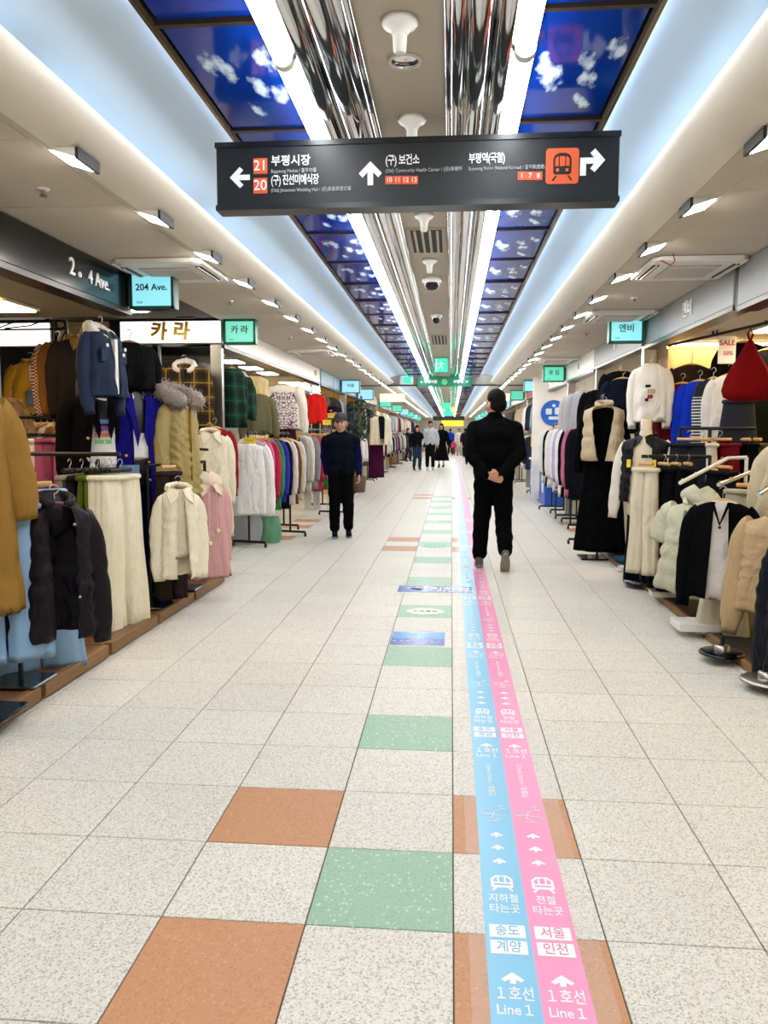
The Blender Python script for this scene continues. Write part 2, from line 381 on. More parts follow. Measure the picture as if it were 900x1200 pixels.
def tube_light():
    root = empty('tube_light')
    mb = MB(); L_ = 1.80
    pr = [(.034*math.cos(math.radians(g)), .034*math.sin(math.radians(g))) for g in range(180, 361, 20)]
    mb.prism(pr+[(.034, .012), (-.034, .012)], 'y', 0, L_, 0, True)
    mb.build('tube', lit('tube_glow', '#f8fbff', TUBE_E), root)
    MB().box(-.036, .036, -.004, L_+.004, .012, .05).build('housing', WHITEP, root)
    for y in (-.005, L_-.012): MB().lathe([(.037, 0), (.037, .017)], 16).build('end_cap', WHITEP, root, (0, y+.017, 0), (math.pi/2, 0, 0))
    return root
ORD = ['first', 'second', 'third', 'fourth', 'fifth', 'sixth', 'seventh', 'eighth', 'ninth', 'tenth', 'eleventh', 'twelfth', 'thirteenth', 'fourteenth']
def nth(k, what, far): return '%s %s from the camera' % (ORD[k], what) if 0 <= k < len(ORD) else (far if k >= 0 else far.replace('distant', 'unseen overhead'))
tl = tube_light()
first = True
for sname, x in (('left', XC-.42), ('right', XC+.42)):
    for k in range(-4, 33):
        y = 1.05+k*1.82
        if 18.2 < y+.9 < 19.9 : pass
        o = tl if first else copy_tree(tl); first = False
        o.location = (x, y, 2.70)
        tag(o, nth(k, 'bright white tube in the %s line of tubes' % sname, 'distant bright white tube in the %s line of tubes' % sname), 'tube light', 'tube lights in the %s line' % sname)

# small slanted downlights along both side ceilings
def downlight():
    root = empty('downlight')
    MB().prism([(-.085, 0), (.07, 0), (.07, -.05), (-.075, -.006)], 'y', -.11, .11).build('housing', WHITEP, root)
    mb = MB(); mb.add([(-.07, -.10, -.0105), (.058, -.10, -.0495), (.058, .10, -.0495), (-.07, .10, -.0105)], [(0, 3, 2, 1)]); mb.add([(-.07, -.10, -.007), (.058, -.10, -.046), (.058, .10, -.046), (-.07, .10, -.007)], [(0, 1, 2, 3)])
    mb.build('lens', lit('downlight_lens', '#fff9f0', LAMP_E), root)
    MB().box(.062, .078, -.112, .112, -.056, -.001).build('louvre', mat('dark_louvre', '#2a2522', .5), root)
    return root
dl = downlight(); first = True
for sname, x, rz in (('left', -1.59, 0), ('right', 1.23, math.pi)):
    for k in range(-10, 55):
        o = dl if first else copy_tree(dl); first = False
        o.location = (x, 3.30+k*PITCH_L, ZC); o.scale = (.85, .9, .85); o.rotation_euler = (0, 0, rz)
        tag(o, nth(k, 'small slanted downlight along the %s ceiling' % sname, 'distant small slanted downlight along the %s ceiling' % sname), 'downlight', 'downlights along the %s ceiling' % sname)

# things on the centre board
def cone_speaker(y, lab):
    r = empty('sprinkler_cone', (XC, y, 2.735))
    MB().lathe([(.058, 0), (.062, -.012), (.055, -.022), (.034, -.034), (.026, -.05)], 24).build('flange', WHITEP, r)
    MB().lathe([(.024, -.048), (.021, -.10), (.014, -.105)], 20).build('nozzle', WHITEP, r)
    tag(r, lab, 'sprinkler'); return r
for y, lab in ((2.70, 'large white ceiling sprinkler cone beside the round downlight ring'), (3.50, 'white ceiling sprinkler cone just above the hanging direction sign'),
               (4.99, 'white sprinkler cone ahead of the black slotted ceiling grille'), (6.25, 'white sprinkler cone between slotted grille and dome camera')): cone_speaker(y, lab)
r = empty('recessed_downlight', (XC, 2.98, 2.733)); tag(r, 'round recessed downlight with bright steel ring', 'downlight')
MB().lathe([(.062, 0), (.062, -.006), (.05, -.008), (.05, .0)], 28).build('ring', WHITEP, r); MB().lathe([(.05, -.004), (.035, -.012), (.0, -.012)], 24).build('reflector', CHROME, r)
def dome(y, rad, lab):
    r = empty('dome_camera', (XC, y, 2.735)); tag(r, lab, 'camera')
    MB().lathe([(rad*1.15, 0), (rad*1.15, -.03), (rad, -.045)], 24).build('housing', WHITEP, r)
    MB().lathe([(rad*.85, -.045), (rad*.8, -.075), (rad*.5, -.10), (.0, -.108)], 24).build('dome', mat('smoked_dome', '#20242a', .05, 0, .02), r)
dome(6.98, .075, 'larger white dome camera with smoked lens on the centre ceiling'); dome(9.05, .055, 'smaller dome camera further along the centre ceiling')
def grille(y0, y1, lab):
    r = empty('air_grille', (XC, 0, 2.735)); tag(r, lab, 'air vent')
    MB().box(-.13, .13, y0, y1, -.012, 0).build('frame', CREAMP, r)
    MB().box(-.105, .105, y0+.02, y1-.02, -.014, -.002).build('opening', mat('black_void', '#0a0a0b', .6), r)
    for k in range(4): MB().box(-.075+k*.05-.008, -.075+k*.05+.008, y0+.02, y1-.02, -.022, -.014).build('slat', CREAMP, r)
grille(5.30, 5.98, 'black slotted air grille before the dome camera on the ceiling'); grille(10.9, 12.0, 'black slotted air grille beyond the small dome camera')
# cassette air conditioners in the side ceilings
def cassette(x, y, lab, w=.62, d=.72):
    r = empty('cassette_air_conditioner', (x, y, ZC)); tag(r, lab, 'air conditioner')
    MB().bbox(-w/2, w/2, -d/2, d/2, -.035, 0, .05).build('panel', WHITEP, r)
    MB().box(-w*.28, w*.28, -d*.28, d*.28, -.040, -.034).build('intake', mat('intake_grey', '#b9b4aa', .6), r)
    for k in range(9): MB().box(-w*.27, w*.27, -d*.26+k*d*.06, -d*.26+k*d*.06+.008, -.046, -.040).build('slat', WHITEP, r)
    for sx in (-1, 1):
        MB().box(sx*w*.42-.022, sx*w*.42+.022, -d*.32, d*.32, -.038, -.034).build('air_slot', mat('black_void', '#0a0a0b', .6), r)
        MB().box(sx*w*.42-.004, sx*w*.42+.004, -d*.32, d*.32, -.046, -.036).build('louvre', WHITEP, r)
cassette(-1.98, 5.55, 'white cassette air conditioner above the black shop fascia'); cassette(1.62, 5.75, 'white cassette air conditioner above the grey shop fascia, wire dangling')
cassette(1.62, 8.0, 'white cassette air conditioner second along the right ceiling'); cassette(1.62, 12.6, 'white cassette air conditioner third along the right ceiling'); cassette(-1.98, 11.2, 'white cassette air conditioner above the cream shop fascia')
wr = MB().tube([(1.42, 5.35, 2.55), (1.43, 5.34, 2.50), (1.40, 5.32, 2.47), (1.33, 5.30, 2.50)], .004, 6).build('dangling_wire', mat('brown_wire', '#7a3b22', .5)); tag(wr, 'short brown wire dangling beside the cassette unit', 'wire')
for k, (x, y) in enumerate(((-1.95, 3.72), (-1.95, 6.9), (1.55, 7.0), (1.55, 9.4), (-1.95, 9.5))):
    r = empty('ceiling_sprinkler', (x, y, ZC)); MB().lathe([(.03, 0), (.03, -.006), (.012, -.008)], 16).build('plate', WHITEP, r); MB().lathe([(.010, -.008), (.010, -.03), (.018, -.032), (.018, -.036)], 12).build('nozzle', BRUSH, r)
    tag(r, ['small sprinkler head above the black shop fascia', 'small sprinkler head over the gap before the white corner sign', 'small sprinkler head by the second right cassette unit', 'small sprinkler head past the second right cassette unit', 'small sprinkler head above the cream shop fascia'][k], 'sprinkler')

# bulkhead across the hall
bk = MB().box(XC-1.30, XC+1.30, 19.0, 19.35, 2.56, 2.90).build('trim_1', CREAMP); tag(bk, kind='structure')
MB().box(-2.3, 1.9, 18.96, 19.0, 2.525, 2.56).build('shutter_rail', mat('dark_rail', '#3c3a36', .4, .3), bk)
# end walls
bw = MB().box(-5.6, 5.2, -7.1, -7.0, 0, 3).build('wall_back', mat('far_wall', '#c9c2b2', .8)); tag(bw, kind='structure')
ew = MB().box(-5.6, 5.2, YEND, YEND+.1, 0, 3).build('wall_far', mat('far_wall', '#c9c2b2', .8)); tag(ew, kind='structure')
bn = MB().bbox(-.75, .95, YEND-.06, YEND-.02, 2.0, 2.45, .01).build('shop_banner', lit('yellow_banner_glow', '#ffd83a', 1.0)); tag(bn, 'yellow lit shop banner at the far end of the hall', 'sign')
# ------------------------------------------------------------------ shop shells
BLACKGLOSS = mat('black_gloss', '#15181c', .18, 0, .05)
GREYF = mat('grey_fascia', '#8d8f91', .45, 0, .04)
WHITEF = mat('white_fascia', '#e9e6df', .4, 0, .02)
WARMW = mat('warm_wall', '#e8cf94', .7, 0, .05)
DARKW = mat('dark_wall', '#1a1a1d', .8, 0, .1)
PALEW = mat('pale_wall', '#d8d2c6', .7, 0, .04)
SOFF = mat('tan_soffit', '#a08f76', .7, 0, .05)
warm_l = lit('warm_shop_light', '#ffe2ae', SHOP_E); cool_l = lit('white_shop_light', '#fff4e4', SHOP_E)
warm_f = lit('warm_far_shop_light', '#ffe2ae', SHOP_E*.5); cool_f = lit('white_far_shop_light', '#fff4e4', SHOP_E*.5)
wall_n = [0]
def wall(mb, m, nm, parent=None):
    o = mb.build(nm, m, parent)
    if not parent: tag(o, kind='structure')
    return o
def fascia(name, label, s, y0, y1, z0, m, text=None, tmat=None, tpx=None, tsize=.11):
    """sign board above a shop front; s=-1 left side, +1 right side"""
    xf = XL if s < 0 else XR
    r = empty(name, (xf, 0, 0)); tag(r, label, 'shop sign')
    a, b = (-.14, 0) if s < 0 else (0, .14)
    MB().bbox(a, b, y0+.004, y1-.004, z0, ZC-.004, .006).build('board', m, r)
    MB().box(a+.02*s*-1 if False else a, b, y0+.004, y1-.004, z0-.035, z0-.002).build('bottom_trim', mat('bronze_trim', '#4a4440', .3, .6), r)
    if text:
        me = text_mesh(text, tsize, tmat or WHITETXT, .004, .012)
        link('lettering', me, r, (0.006*(-s), tpx, (z0+ZC)/2), FACE_RIGHT if s < 0 else FACE_LEFT)
    return r
def ceiling_light(x, y, z, m, label, w=.5, d=.9):
    r = empty('shop_light', (x, y, z)); tag(r, label, 'light', 'shop ceiling lights')
    MB().box(-w/2, w/2, -d/2, d/2, -.03, -.004).build('diffuser', m, r); MB().box(-w/2-.02, w/2+.02, -d/2-.02, d/2+.02, -.02, 0).build('frame', WHITEP, r)

# left: corner shop up to y=5.73, then an open side passage, then the corner of the next shop at y=8.1
f1 = fascia('shop_fascia', 'glossy black shop fascia with white 204 Ave lettering', -1, 1.2, 5.73, 2.29, BLACKGLOSS)
me = text_mesh('2', .15, WHITETXT, .004, .004); link('lettering', me, f1, (.006, at(83,300,X=XL).y, 2.415), FACE_RIGHT)
me = text_mesh('o', .075, WHITETXT, .004, .004); link('lettering', me, f1, (.006, at(92,309,X=XL).y, 2.395), FACE_RIGHT)
me = text_mesh('4 Ave.', .125, WHITETXT, .004, .006); link('lettering', me, f1, (.006, at(115,320,X=XL).y, 2.40), FACE_RIGHT)
wall(MB().box(-5.2, -5.1, -7.0, 8.1, 0, 2.6), DARKW, 'wall_left')
so = MB().box(-5.1, XL-.14, 1.2, 6.0, 2.29, 2.40).build('ceiling_corner_shop', SOFF); tag(so, kind='structure')
wall(MB().box(-5.1, XL-.02, .9, 1.0, 0, 2.55), PALEW, 'wall_left_end')
r = empty('shop_light', (0, 0, 0)); tag(r, 'yellow lit panel in the soffit behind the black fascia', 'light')
MB().prism([(-3.50, 3.4), (-2.66, 3.4), (-3.02, 5.20), (-3.50, 5.20)], 'z', 2.272, 2.288).build('diffuser', lit('yellow_soffit_glow', '#ffdf8e', 1.1), r)
ceiling_light(-3.9, 3.6, 2.29, warm_l, 'warm panel light over the racks of the black fascia shop'); ceiling_light(-3.2, 5.35, 2.29, warm_l, 'small warm panel light near the back of the black fascia shop', .4, .4)
ceiling_light(-3.0, 7.0, 2.548, cool_l, 'added white fill light over the passage before the corner mirror', .3, .6)  # fill light added to lift the dark corner wall and plaid jacket
# corner wall of the next shop (faces the camera)
YK = 8.1
kw = wall(MB().box(-5.1, -2.66, YK+.5, YK+.56, 0, 2.55), DARKW, 'wall_left_corner')
for x0, x1, m in ((-3.58, -3.28, DARKW), (-4.16, -3.60, mat('beige_pillar', '#b39a74', .7))): MB().box(x0, x1, YK+.02, YK+.4, 0, 2.56).build('pier', m, kw)
r = empty('mirror_panel', (0, YK, 0)); tag(r, 'tall mirror panel in a steel frame under the gold lettered sign', 'mirror')
MB().box(-3.24, -2.46, 0, .03, .1, 2.29).build('glass', mat('mirror', '#aeb4b8', .06, 1.0, .05, 2), r)
for x0, x1 in ((-3.28, -3.24), (-3.06, -3.04), (-2.50, -2.385)): MB().box(x0, x1, -.02, .06, 0, 2.31).build('frame_post', BRUSH, r)
def lightbox(name, label, x0, x1, y, z0, z1, e):
    r = empty(name, (0, y, 0)); tag(r, label, 'shop sign')
    MB().box(x0, x1, -.09, -.07, z0+.008, z1-.008).build('face', lit('white_sign_glow_%g' % e, '#fff8f2', e), r)
    MB().bbox(x0-.006, x1+.006, -.075, .0, z0, z1, .006).build('housing', WHITEF, r); return r
lightbox('light_box_sign', 'blank white lit sign box behind the iron scrollwork', -4.95, -4.20, YK, 2.30, 2.54, 2.2)
kb = lightbox('light_box_sign', 'white lit corner sign with gold Korean letters', -3.43, XL-.01, YK, 2.315, 2.545, .95)
GOLD = mat('gold_letters', '#d8ab10', .3, .2, .05)
for ch, px_ in (('카', 190), ('라', 216)):
    link('lettering', text_mesh(ch, .19, GOLD, .004, .04), kb, (at(px_, 389, Y=YK).x, -.095, 2.43), (math.pi/2, .12, 0))
for k in range(1):
    v = empty('wall_vent', at(218, 369, Y=7.95)); tag(v, 'small black louvred vent above the gold lettered sign', 'vent'); MB().box(-.09, .09, -.02, .02, -.035, .035).build('body', STEEL, v)
    for q in range(4): MB().box(-.085, .085, -.026, -.02, -.026+q*.014, -.020+q*.014).build('slat', mat('dark_louvre', '#2a2522', .5), v)
fascia('shop_fascia', 'cream white shop fascia running on from the gold lettered corner', -1, YK+.02, 14.1, 2.31, WHITEF, '카라', GOLD, 13.6, .10)
wall(MB().box(-4.3, -4.2, YK+.6, 14.1, 0, 2.6), DARKW, 'wall_left_back')
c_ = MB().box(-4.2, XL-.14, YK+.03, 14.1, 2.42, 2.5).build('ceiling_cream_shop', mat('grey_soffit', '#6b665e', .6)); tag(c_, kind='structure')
for k in range(5):
    ceiling_light(-3.1, 8.8+k*1.1, 2.42, cool_l, ORD[k]+' white panel light inside the cream fascia shop', .25, .5)
pl = empty('steel_pillar', (0, 14.15, 0)); tag(pl, 'polished steel pillar at the far end of the cream shop', 'pillar')
for x0 in (-2.66, -2.50): MB().box(x0, x0+.13, -.06, .06, 0, 2.31).build('cladding', CHROME, pl)
# iron scroll screen
r = empty('iron_screen', (0, 6.4, 0)); tag(r, 'black wrought iron screen with diagonal scrolls in front of the blank sign', 'screen')
xa, xb, xp = at(0,390,Y=6.4).x-.3, at(78,390,Y=6.4).x, at(62,390,Y=6.4).x
za, zb, zc_ = at(40,376,Y=6.4).z, at(40,386,Y=6.4).z, at(40,418,Y=6.4).z
for z in (za, zb): MB().tube([(xa,0,z),(xb,0,z)], .008, 6).build('rail', STEEL, r)
for x in (xp, xb): MB().tube([(x,0,za),(x,0,0.05)], .010, 6).build('post', STEEL, r)
MB().tube([(xa,0,zb-.02),(xa+.25,0,zb),(xa+.45,0,za)], .006, 6).build('scroll', STEEL, r)
MB().tube([(xp-.42,0,zb+.01),(xp-.2,0,zb+.03),(xp-.02,0,za+.02)], .006, 6).build('scroll', STEEL, r)
MB().tube([((xp+xb)/2+.05*math.cos(g*.524),0,(za+zb)/2+.0+.03*math.sin(g*.524)) for g in range(12)], .006, 6, closed=True).build('ring', STEEL, r)
MB().tube([(xp,0,zc_),((xp+xb)/2,0,(zb+zc_)/2),(xb,0,zb)], .006, 6).build('scroll', STEEL, r)

# right: shop 1 to y=8.25 with a warm end wall facing the camera
f2 = fascia('shop_fascia', 'plain grey shop fascia panel at the right edge of the view', 1, 1.2, 5.66, 2.26, GREYF)
f3 = fascia('shop_fascia', 'grey shop fascia with small white Korean lettering', 1, 5.74, 8.24, 2.28, GREYF, '엔비', WHITETXT, at(806,363,X=XR).y, .15)
pm = MB().box(XR+.01, XR+.12, 5.665, 5.735, 2.24, 2.545).build('fascia_joint', STEEL); tag(pm, 'black upright joint between the two grey fascia panels', 'joint')
wall(MB().box(4.0, 4.1, -7.0, 8.3, 0, 2.6), WARMW, 'wall_right')
ewR = wall(MB().box(2.06, 4.0, 8.28, 8.36, 0, 2.55), WARMW, 'wall_right_end')
for k in range(5): MB().box(2.42+k*.36, 2.425+k*.36, 8.276, 8.282, 0, 2.3).build('panel_joint', mat('joint_brown', '#a9874e', .7), ewR)
so = MB().box(XR+.14, 4.0, 1.2, 8.28, 2.30, 2.42).build('ceiling_grey_shop', mat('pale_soffit', '#c8c2b6', .7)); tag(so, kind='structure')
for k in range(3): ceiling_light(2.7, 3.6+k*1.6, 2.30, warm_l, ['first', 'second', 'third'][k]+' warm panel light inside the grey fascia shop', .16, .9)
ceiling_light(3.45, 7.2, 2.30, warm_l, 'added warm fill light over the wall of sweaters', .4, .9)  # extra lamp added out of view to brighten the end wall
sl_ = empty('added_wall_light', (2.85, 8.16, 2.30)); tag(sl_, 'added warm fill light along the top of the warm end wall', 'light')  # added to brighten the wall behind the sweaters
MB().box(-.65, .65, -.03, .03, -.035, -.012).build('diffuser', warm_l, sl_); MB().box(-.66, .66, -.035, .035, -.014, 0).build('housing', WHITEP, sl_)
pl = empty('steel_pillar', (0, 8.30, 0)); tag(pl, 'brushed steel pillar between the grey shop and the next', 'pillar')
MB().box(XR+.0, XR+.12, -.05, .06, 0, 2.28).build('cladding', BRUSH, pl); MB().box(XR+.14, XR+.24, -.04, .05, 0, 2.28).build('cladding', CHROME, pl)
bar = empty('hanging_bar', (0, 0, 0)); tag(bar, 'black steel hanging bar fixed under the soffit of the grey shop', 'rail')
pa, pb = at(783, 405, Y=7.95), at(905, 377, Y=6.6)
MB().tube([pa, pb], .013, 8).build('rail', STEEL, bar)
for t_ in (.02, .48, .52, .95): q = pa.lerp(pb, t_); MB().tube([q, (q.x, q.y, 2.30)], .011, 8).build('drop_rod', STEEL, bar)

# the other shops down both sides
rs = random.Random(5)
shops = []
def shop(s, y0, y1, fm, back, lm, e_label, zf=2.30, text=None, tm=None, lights=True, depth=1.5):
    xf = XL if s < 0 else XR; xb = xf+s*depth
    fascia('shop_fascia', e_label, s, y0, y1, zf, fm, text, tm, (y0+y1)/2, .11)
    sd = 'left' if s < 0 else 'right'; wall_n[0] += 1
    w = wall(MB().box(min(xb, xb+.08*s), max(xb, xb+.08*s), y0, y1, 0, 2.6), back, 'wall_%s_%d' % (sd, wall_n[0]))
    MB().box(min(xf+.15*s, xb), max(xf+.15*s, xb), y1-.05, y1, 0, 2.5).build('side_wall', back, w)
    MB().box(min(xf+.15*s, xb), max(xf+.15*s, xb), y0, y1, 2.42, 2.47).build('soffit', PALEW, w)
    MB().box(min(xf+.02*s, xf+.14*s), max(xf+.02*s, xf+.14*s), y1-.10, y1-.01, 0, zf).build('steel_post', BRUSH, w)
    if lights: ceiling_light(xf+.85*s, (y0+y1)/2, 2.42, {'warm_shop_light': warm_f, 'white_shop_light': cool_f}[lm.name], 'panel light inside a shop further down the %s side' % sd, .4, 1.2)
CREAMF = mat('cream_fascia', '#d9cfb8', .5); BLUEF = mat('pale_blue_fascia', '#9fb6c4', .5); REDF = mat('red_awning', '#b8433c', .6); PINKF = mat('pale_pink_fascia', '#d8b7ac', .5)
shop(1, 8.36, 11.08, GREYF, PALEW, cool_l, 'grey fascia with pale lettering over the sweatshirt shop', 2.30, '옷', WHITETXT)
shop(1, 11.1, 13.66, WHITEF, mat('white_wall', '#ece8e2', .6), cool_l, 'white fascia with one black letter over the tracksuit rack', 2.28, 'ㅣ', BLACKTXT)
shop(1, 13.7, 17.4, WHITEF, mat('white_wall', '#ece8e2', .6), cool_l, 'white fascia over the wall with a blue round emblem', 2.28, '봄', BLACKTXT)
LFAS = [('pale blue fascia after the steel pillar', BLUEF), ('cream fascia above the potted tree shop', CREAMF), ('pale pink fascia beyond the potted tree shop', PINKF), ('grey fascia before the far left bend of racks', GREYF), ('white fascia far down the left side', WHITEF),
        ('cream fascia far down the left side', CREAMF), ('pale blue fascia far down the left side', BLUEF), ('pale pink fascia far down the left side', PINKF), ('white fascia last but one on the left side', WHITEF), ('grey fascia last on the left side', GREYF)]
y = 14.25; k = 0
for lab, m in LFAS:
    y1 = y+(3.6 if k < 3 else 5.2); y1 = min(y1, YEND-.1)
    shop(-1, y, y1-.02, m, [WARMW, mat('amber_wall', '#c99a4e', .7), PALEW][k % 3], [warm_l, cool_l][k % 2], lab); y = y1; k += 1
RFAS = [('red awning fascia behind the walking man in black', REDF), ('pale pink fascia on the right beyond the red awning', PINKF), ('white fascia far down the right side', WHITEF), ('cream fascia far down the right side', CREAMF), ('grey fascia far down the right side', GREYF),
        ('pale blue fascia far down the right side', BLUEF), ('pale pink fascia far down the right side', PINKF), ('white fascia last but one on the right side', WHITEF), ('grey fascia last on the right side', GREYF)]
y = 17.4; k = 0
for lab, m in RFAS:
    y1 = min(y+(3.4 if k < 2 else 5.4), YEND-.1)
    shop(1, y, y1-.02, m, [PALEW, mat('white_wall', '#ece8e2', .6), WARMW][k % 3], [cool_l, warm_l][k % 2], lab); y = y1; k += 1

# ------------------------------------------------------------------ projecting box signs
def box_sign(s, y, frame, face, label, text='', w=.33, h=.26, z=2.29, e=1.0, tcol=BLACKTXT):
    xf = XL+.01 if s < 0 else XR-.01
    r = empty('box_sign', (xf, y, z)); tag(r, label, 'sign')
    a, b = (.02, .02+w) if s < 0 else (-.02-w, -.02)
    MB().bbox(a, b, -.05, .05, 0, h, .008).build('housing', frame, r)
    MB().box(a+.022, b-.022, -.058, -.049, .022, h-.022).build('screen', lit('screen_%s' % face, face, e*BOX_E), r)
    for q in ((a, a+.02), (b-.02, b)): MB().box(q[0], q[1], -.064, -.05, 0, h).build('frame_side', frame, r)
    for q in ((0, .02), (h-.02, h)): MB().box(a, b, -.064, -.05, q[0], q[1]).build('frame_side', frame, r)
    MB().box(min(0, .03*-s), max(0, .03*-s), -.04, .04, .03, h-.03).build('bracket', frame, r)
    if text: link('lettering', text_mesh(text, .085 if len(text) < 5 else .066, tcol, .002, .012), r, ((a+b)/2, -.061, h*.56), FACE_CAM)
    if text: link('lettering', text_mesh('인 00', .02, tcol, .001), r, ((a+b)/2-.09, -.061, .045), FACE_CAM)
    return r
GREENF = mat('green_frame', '#0f6b4c', .4); DGREEN = mat('dark_green_frame', '#0a3f36', .4); TEALF = mat('teal_frame', '#2d7f80', .4)
box_sign(-1, 5.68, DGREEN, '#8fe0ee', 'cyan lit box sign reading 204 Ave beside the black fascia', '204 Ave.', .33, .27, 2.285)
box_sign(-1, 8.05, GREENF, '#7fdcc4', 'green lit box sign with two Korean letters beside the white corner', '카 라', .33, .25, 2.30)
box_sign(1, 8.22, GREENF, '#8fe3ee', 'cyan lit box sign in green frame beside the grey fascia', '엔비', .34, .25, 2.30)
box_sign(1, 13.72, GREENF, '#5fceb0', 'green lit box sign beside the white fascia with one black letter', '옷 집', .36, .27, 2.27)
box_sign(1, 17.3, TEALF, '#8fd6e6', 'pale cyan box sign by the head of the man in black', '', .36, .25, 2.29)
box_sign(1, 21.2, GREENF, '#62cdb0', 'green box sign just right of the head of the man in black', '', .36, .27, 2.27)
box_sign(-1, 16.7, TEALF, '#9fdcf6', 'pale blue box sign over the capped man, nearer of two', '의류', .40, .28, 2.24)
box_sign(-1, 19.6, TEALF, '#9fdcf6', 'pale blue box sign over the capped man, farther of two', '', .40, .28, 2.22)
box_sign(-1, 25.5, GREENF, '#62cdb0', 'green box sign above the pale coats beyond the capped man', '', .40, .28, 2.24)
box_sign(-1, 31.0, GREENF, '#62cdb0', 'green box sign second beyond the capped man', '', .40, .28, 2.24)
for s, ys in ((-1, (36, 41, 46, 51)), (1, (26, 31, 36, 41, 46, 51))):
    for i, y in enumerate(ys): box_sign(s, y, GREENF if i % 2 else TEALF, ['#9fdcf6', '#62cdb0'][i % 2], '%s box sign far down the %s row of signs' % (['pale blue', 'green'][i % 2], 'left' if s < 0 else 'right'), '', .40, .28, 2.24)['group'] = 'far box signs'
cb = MB().bbox(-2.0, -1.3, 22.0, 22.06, 2.28, 2.50, .01).build('hanging_notice', lit('cream_notice_glow', '#f2e2b8', .9)); tag(cb, 'cream lit notice board hanging on the left beyond the box signs', 'sign')
cb = MB().bbox(1.0, 1.6, 22.0, 22.06, 2.30, 2.50, .01).build('hanging_notice', lit('cream_notice_glow', '#f2e2b8', .9)); tag(cb, 'cream lit notice board hanging on the right beyond the bulkhead', 'sign')

# ------------------------------------------------------------------ hanging direction sign
YS = 3.45
SIGN = mat('sign_black', '#0a0e11', .42, 0, .03); ORANGE = mat('sign_orange', '#dd5a2a', .5, 0, .02); SUBT = mat('sign_grey_lettering', '#aab0b2', .5, 0, .01)
c0, c1, c2 = at(253,170,Y=YS), at(727,152,Y=YS), at(256,247,Y=YS)
sg = empty('direction_sign', (0, YS, 0)); tag(sg, 'long black hanging direction sign with white arrows and orange exit numbers', 'sign')
zb_, zt_ = at(490,240.5,Y=YS).z, at(490,161.5,Y=YS).z
MB().bbox(c0.x, c1.x, 0, .09, zb_, zt_, .004).build('panel', SIGN, sg)
for z0, z1 in ((zt_-.018, zt_+.004), (zb_-.004, zb_+.018)): MB().box(c0.x-.004, c1.x+.004, -.006, .096, z0, z1).build('edge_rail', mat('sign_rail', '#0e1113', .3), sg)
for x in (-.40, .05): MB().tube([(x, .045, zt_), (x, .045, 2.75)], .005, 8).build('hanger_rod', BRUSH, sg)
PXM = F_PX/3.46
def on(x, y): p = at(x, y, Y=YS-.003); return p
def stxt(s, x, y, hpx, m=WHITETXT, align='LEFT', bold=.012, sp=1.0, fit=None):
    p = on(x, y); me = text_mesh(s, hpx/PXM, m, .0012, bold, sp, align); o = link('lettering', me, sg, (p.x, -.004, p.z), FACE_CAM)
    if fit: w = max(v.co.x for v in me.vertices)-min(v.co.x for v in me.vertices); o.scale = (fit/PXM/w, 1, 1)
    return o
def spoly(name, pts, m, cx, cy, sc=1.0, parent=None, d=-.0035):
    p = on(cx, cy); mb = MB()
    mb.prism([(q[0]*sc/PXM, -q[1]*sc/PXM) for q in pts], 'y', d, d+.003)
    return mb.build(name, m, parent or sg, (p.x, 0, p.z))
ARROW = [(0,-13),(13,0),(9,4.5),(3.2,-1.2),(3.2,13),(-3.2,13),(-3.2,-1.2),(-9,4.5),(-13,0)]
spoly('arrow', [(y, -x) for x, y in ARROW], WHITETXT, 281, 208, .9); spoly('arrow', ARROW, WHITETXT, 434, 203)
spoly('arrow', [(-13,14),(-13,-5),(2,-5),(-2,-10),(3,-14.5),(14,-2),(3,10.5),(-2,6.5),(2,1.5),(-6.5,1.5),(-6.5,14)], WHITETXT, 694, 190)
def badge(n, x, y, w, h, ts):
    spoly('number_badge', [(-w/2,-h/2),(w/2,-h/2),(w/2,h/2),(-w/2,h/2)], ORANGE, x, y, d=-.003); stxt(n, x, y, ts, align='CENTER', bold=.0)
badge('21', 305, 194.5, 16, 17, 16); badge('20', 305, 217.5, 16, 17, 16)
stxt('부평시장', 317.5, 189.5, 12.5, fit=45); stxt('Bupyeong Market / 富平市場', 317.5, 201, 5.5, SUBT, bold=0, fit=52)
stxt('(구) 진선미예식장', 317.5, 212, 12.5, sp=.9, fit=55); stxt('(Old) Jinseonmi Wedding Hall / (旧)眞善美禮式場', 317.5, 223.5, 5.5, SUBT, bold=0, fit=92)
stxt('(구) 보건소', 451.5, 188.5, 12.5, sp=.9, fit=38); stxt('(Old) Community Health Center / (旧)保健所', 451.5, 200.5, 5.5, SUBT, bold=0, fit=86)
for i, n in enumerate(('10', '11', '12', '13')): badge(n, 456+9.7*i, 211, 8.8, 9, 7)
stxt('부평역(국철)', 549, 186.5, 12, sp=.85, fit=40); stxt('Bupyeong Station (National Railroad) / 富平驛(國鐵)', 549, 198, 5.2, SUBT, bold=0, fit=84)
for i, n in enumerate('178'): badge(n, 611.5+9.7*i, 206, 8.8, 9, 7.5)
def rrect(w, h, r): return [(sx*(w-r)+r*math.cos(a), sy*(h-r)+r*math.sin(a)) for sx, sy, a0 in ((1,1,0),(-1,1,90),(-1,-1,180),(1,-1,270)) for a in [math.radians(a0+k*22.5) for k in range(5)]]
spoly('train_badge', rrect(18, 19, 3.5), ORANGE, 659, 194.5, d=-.003)
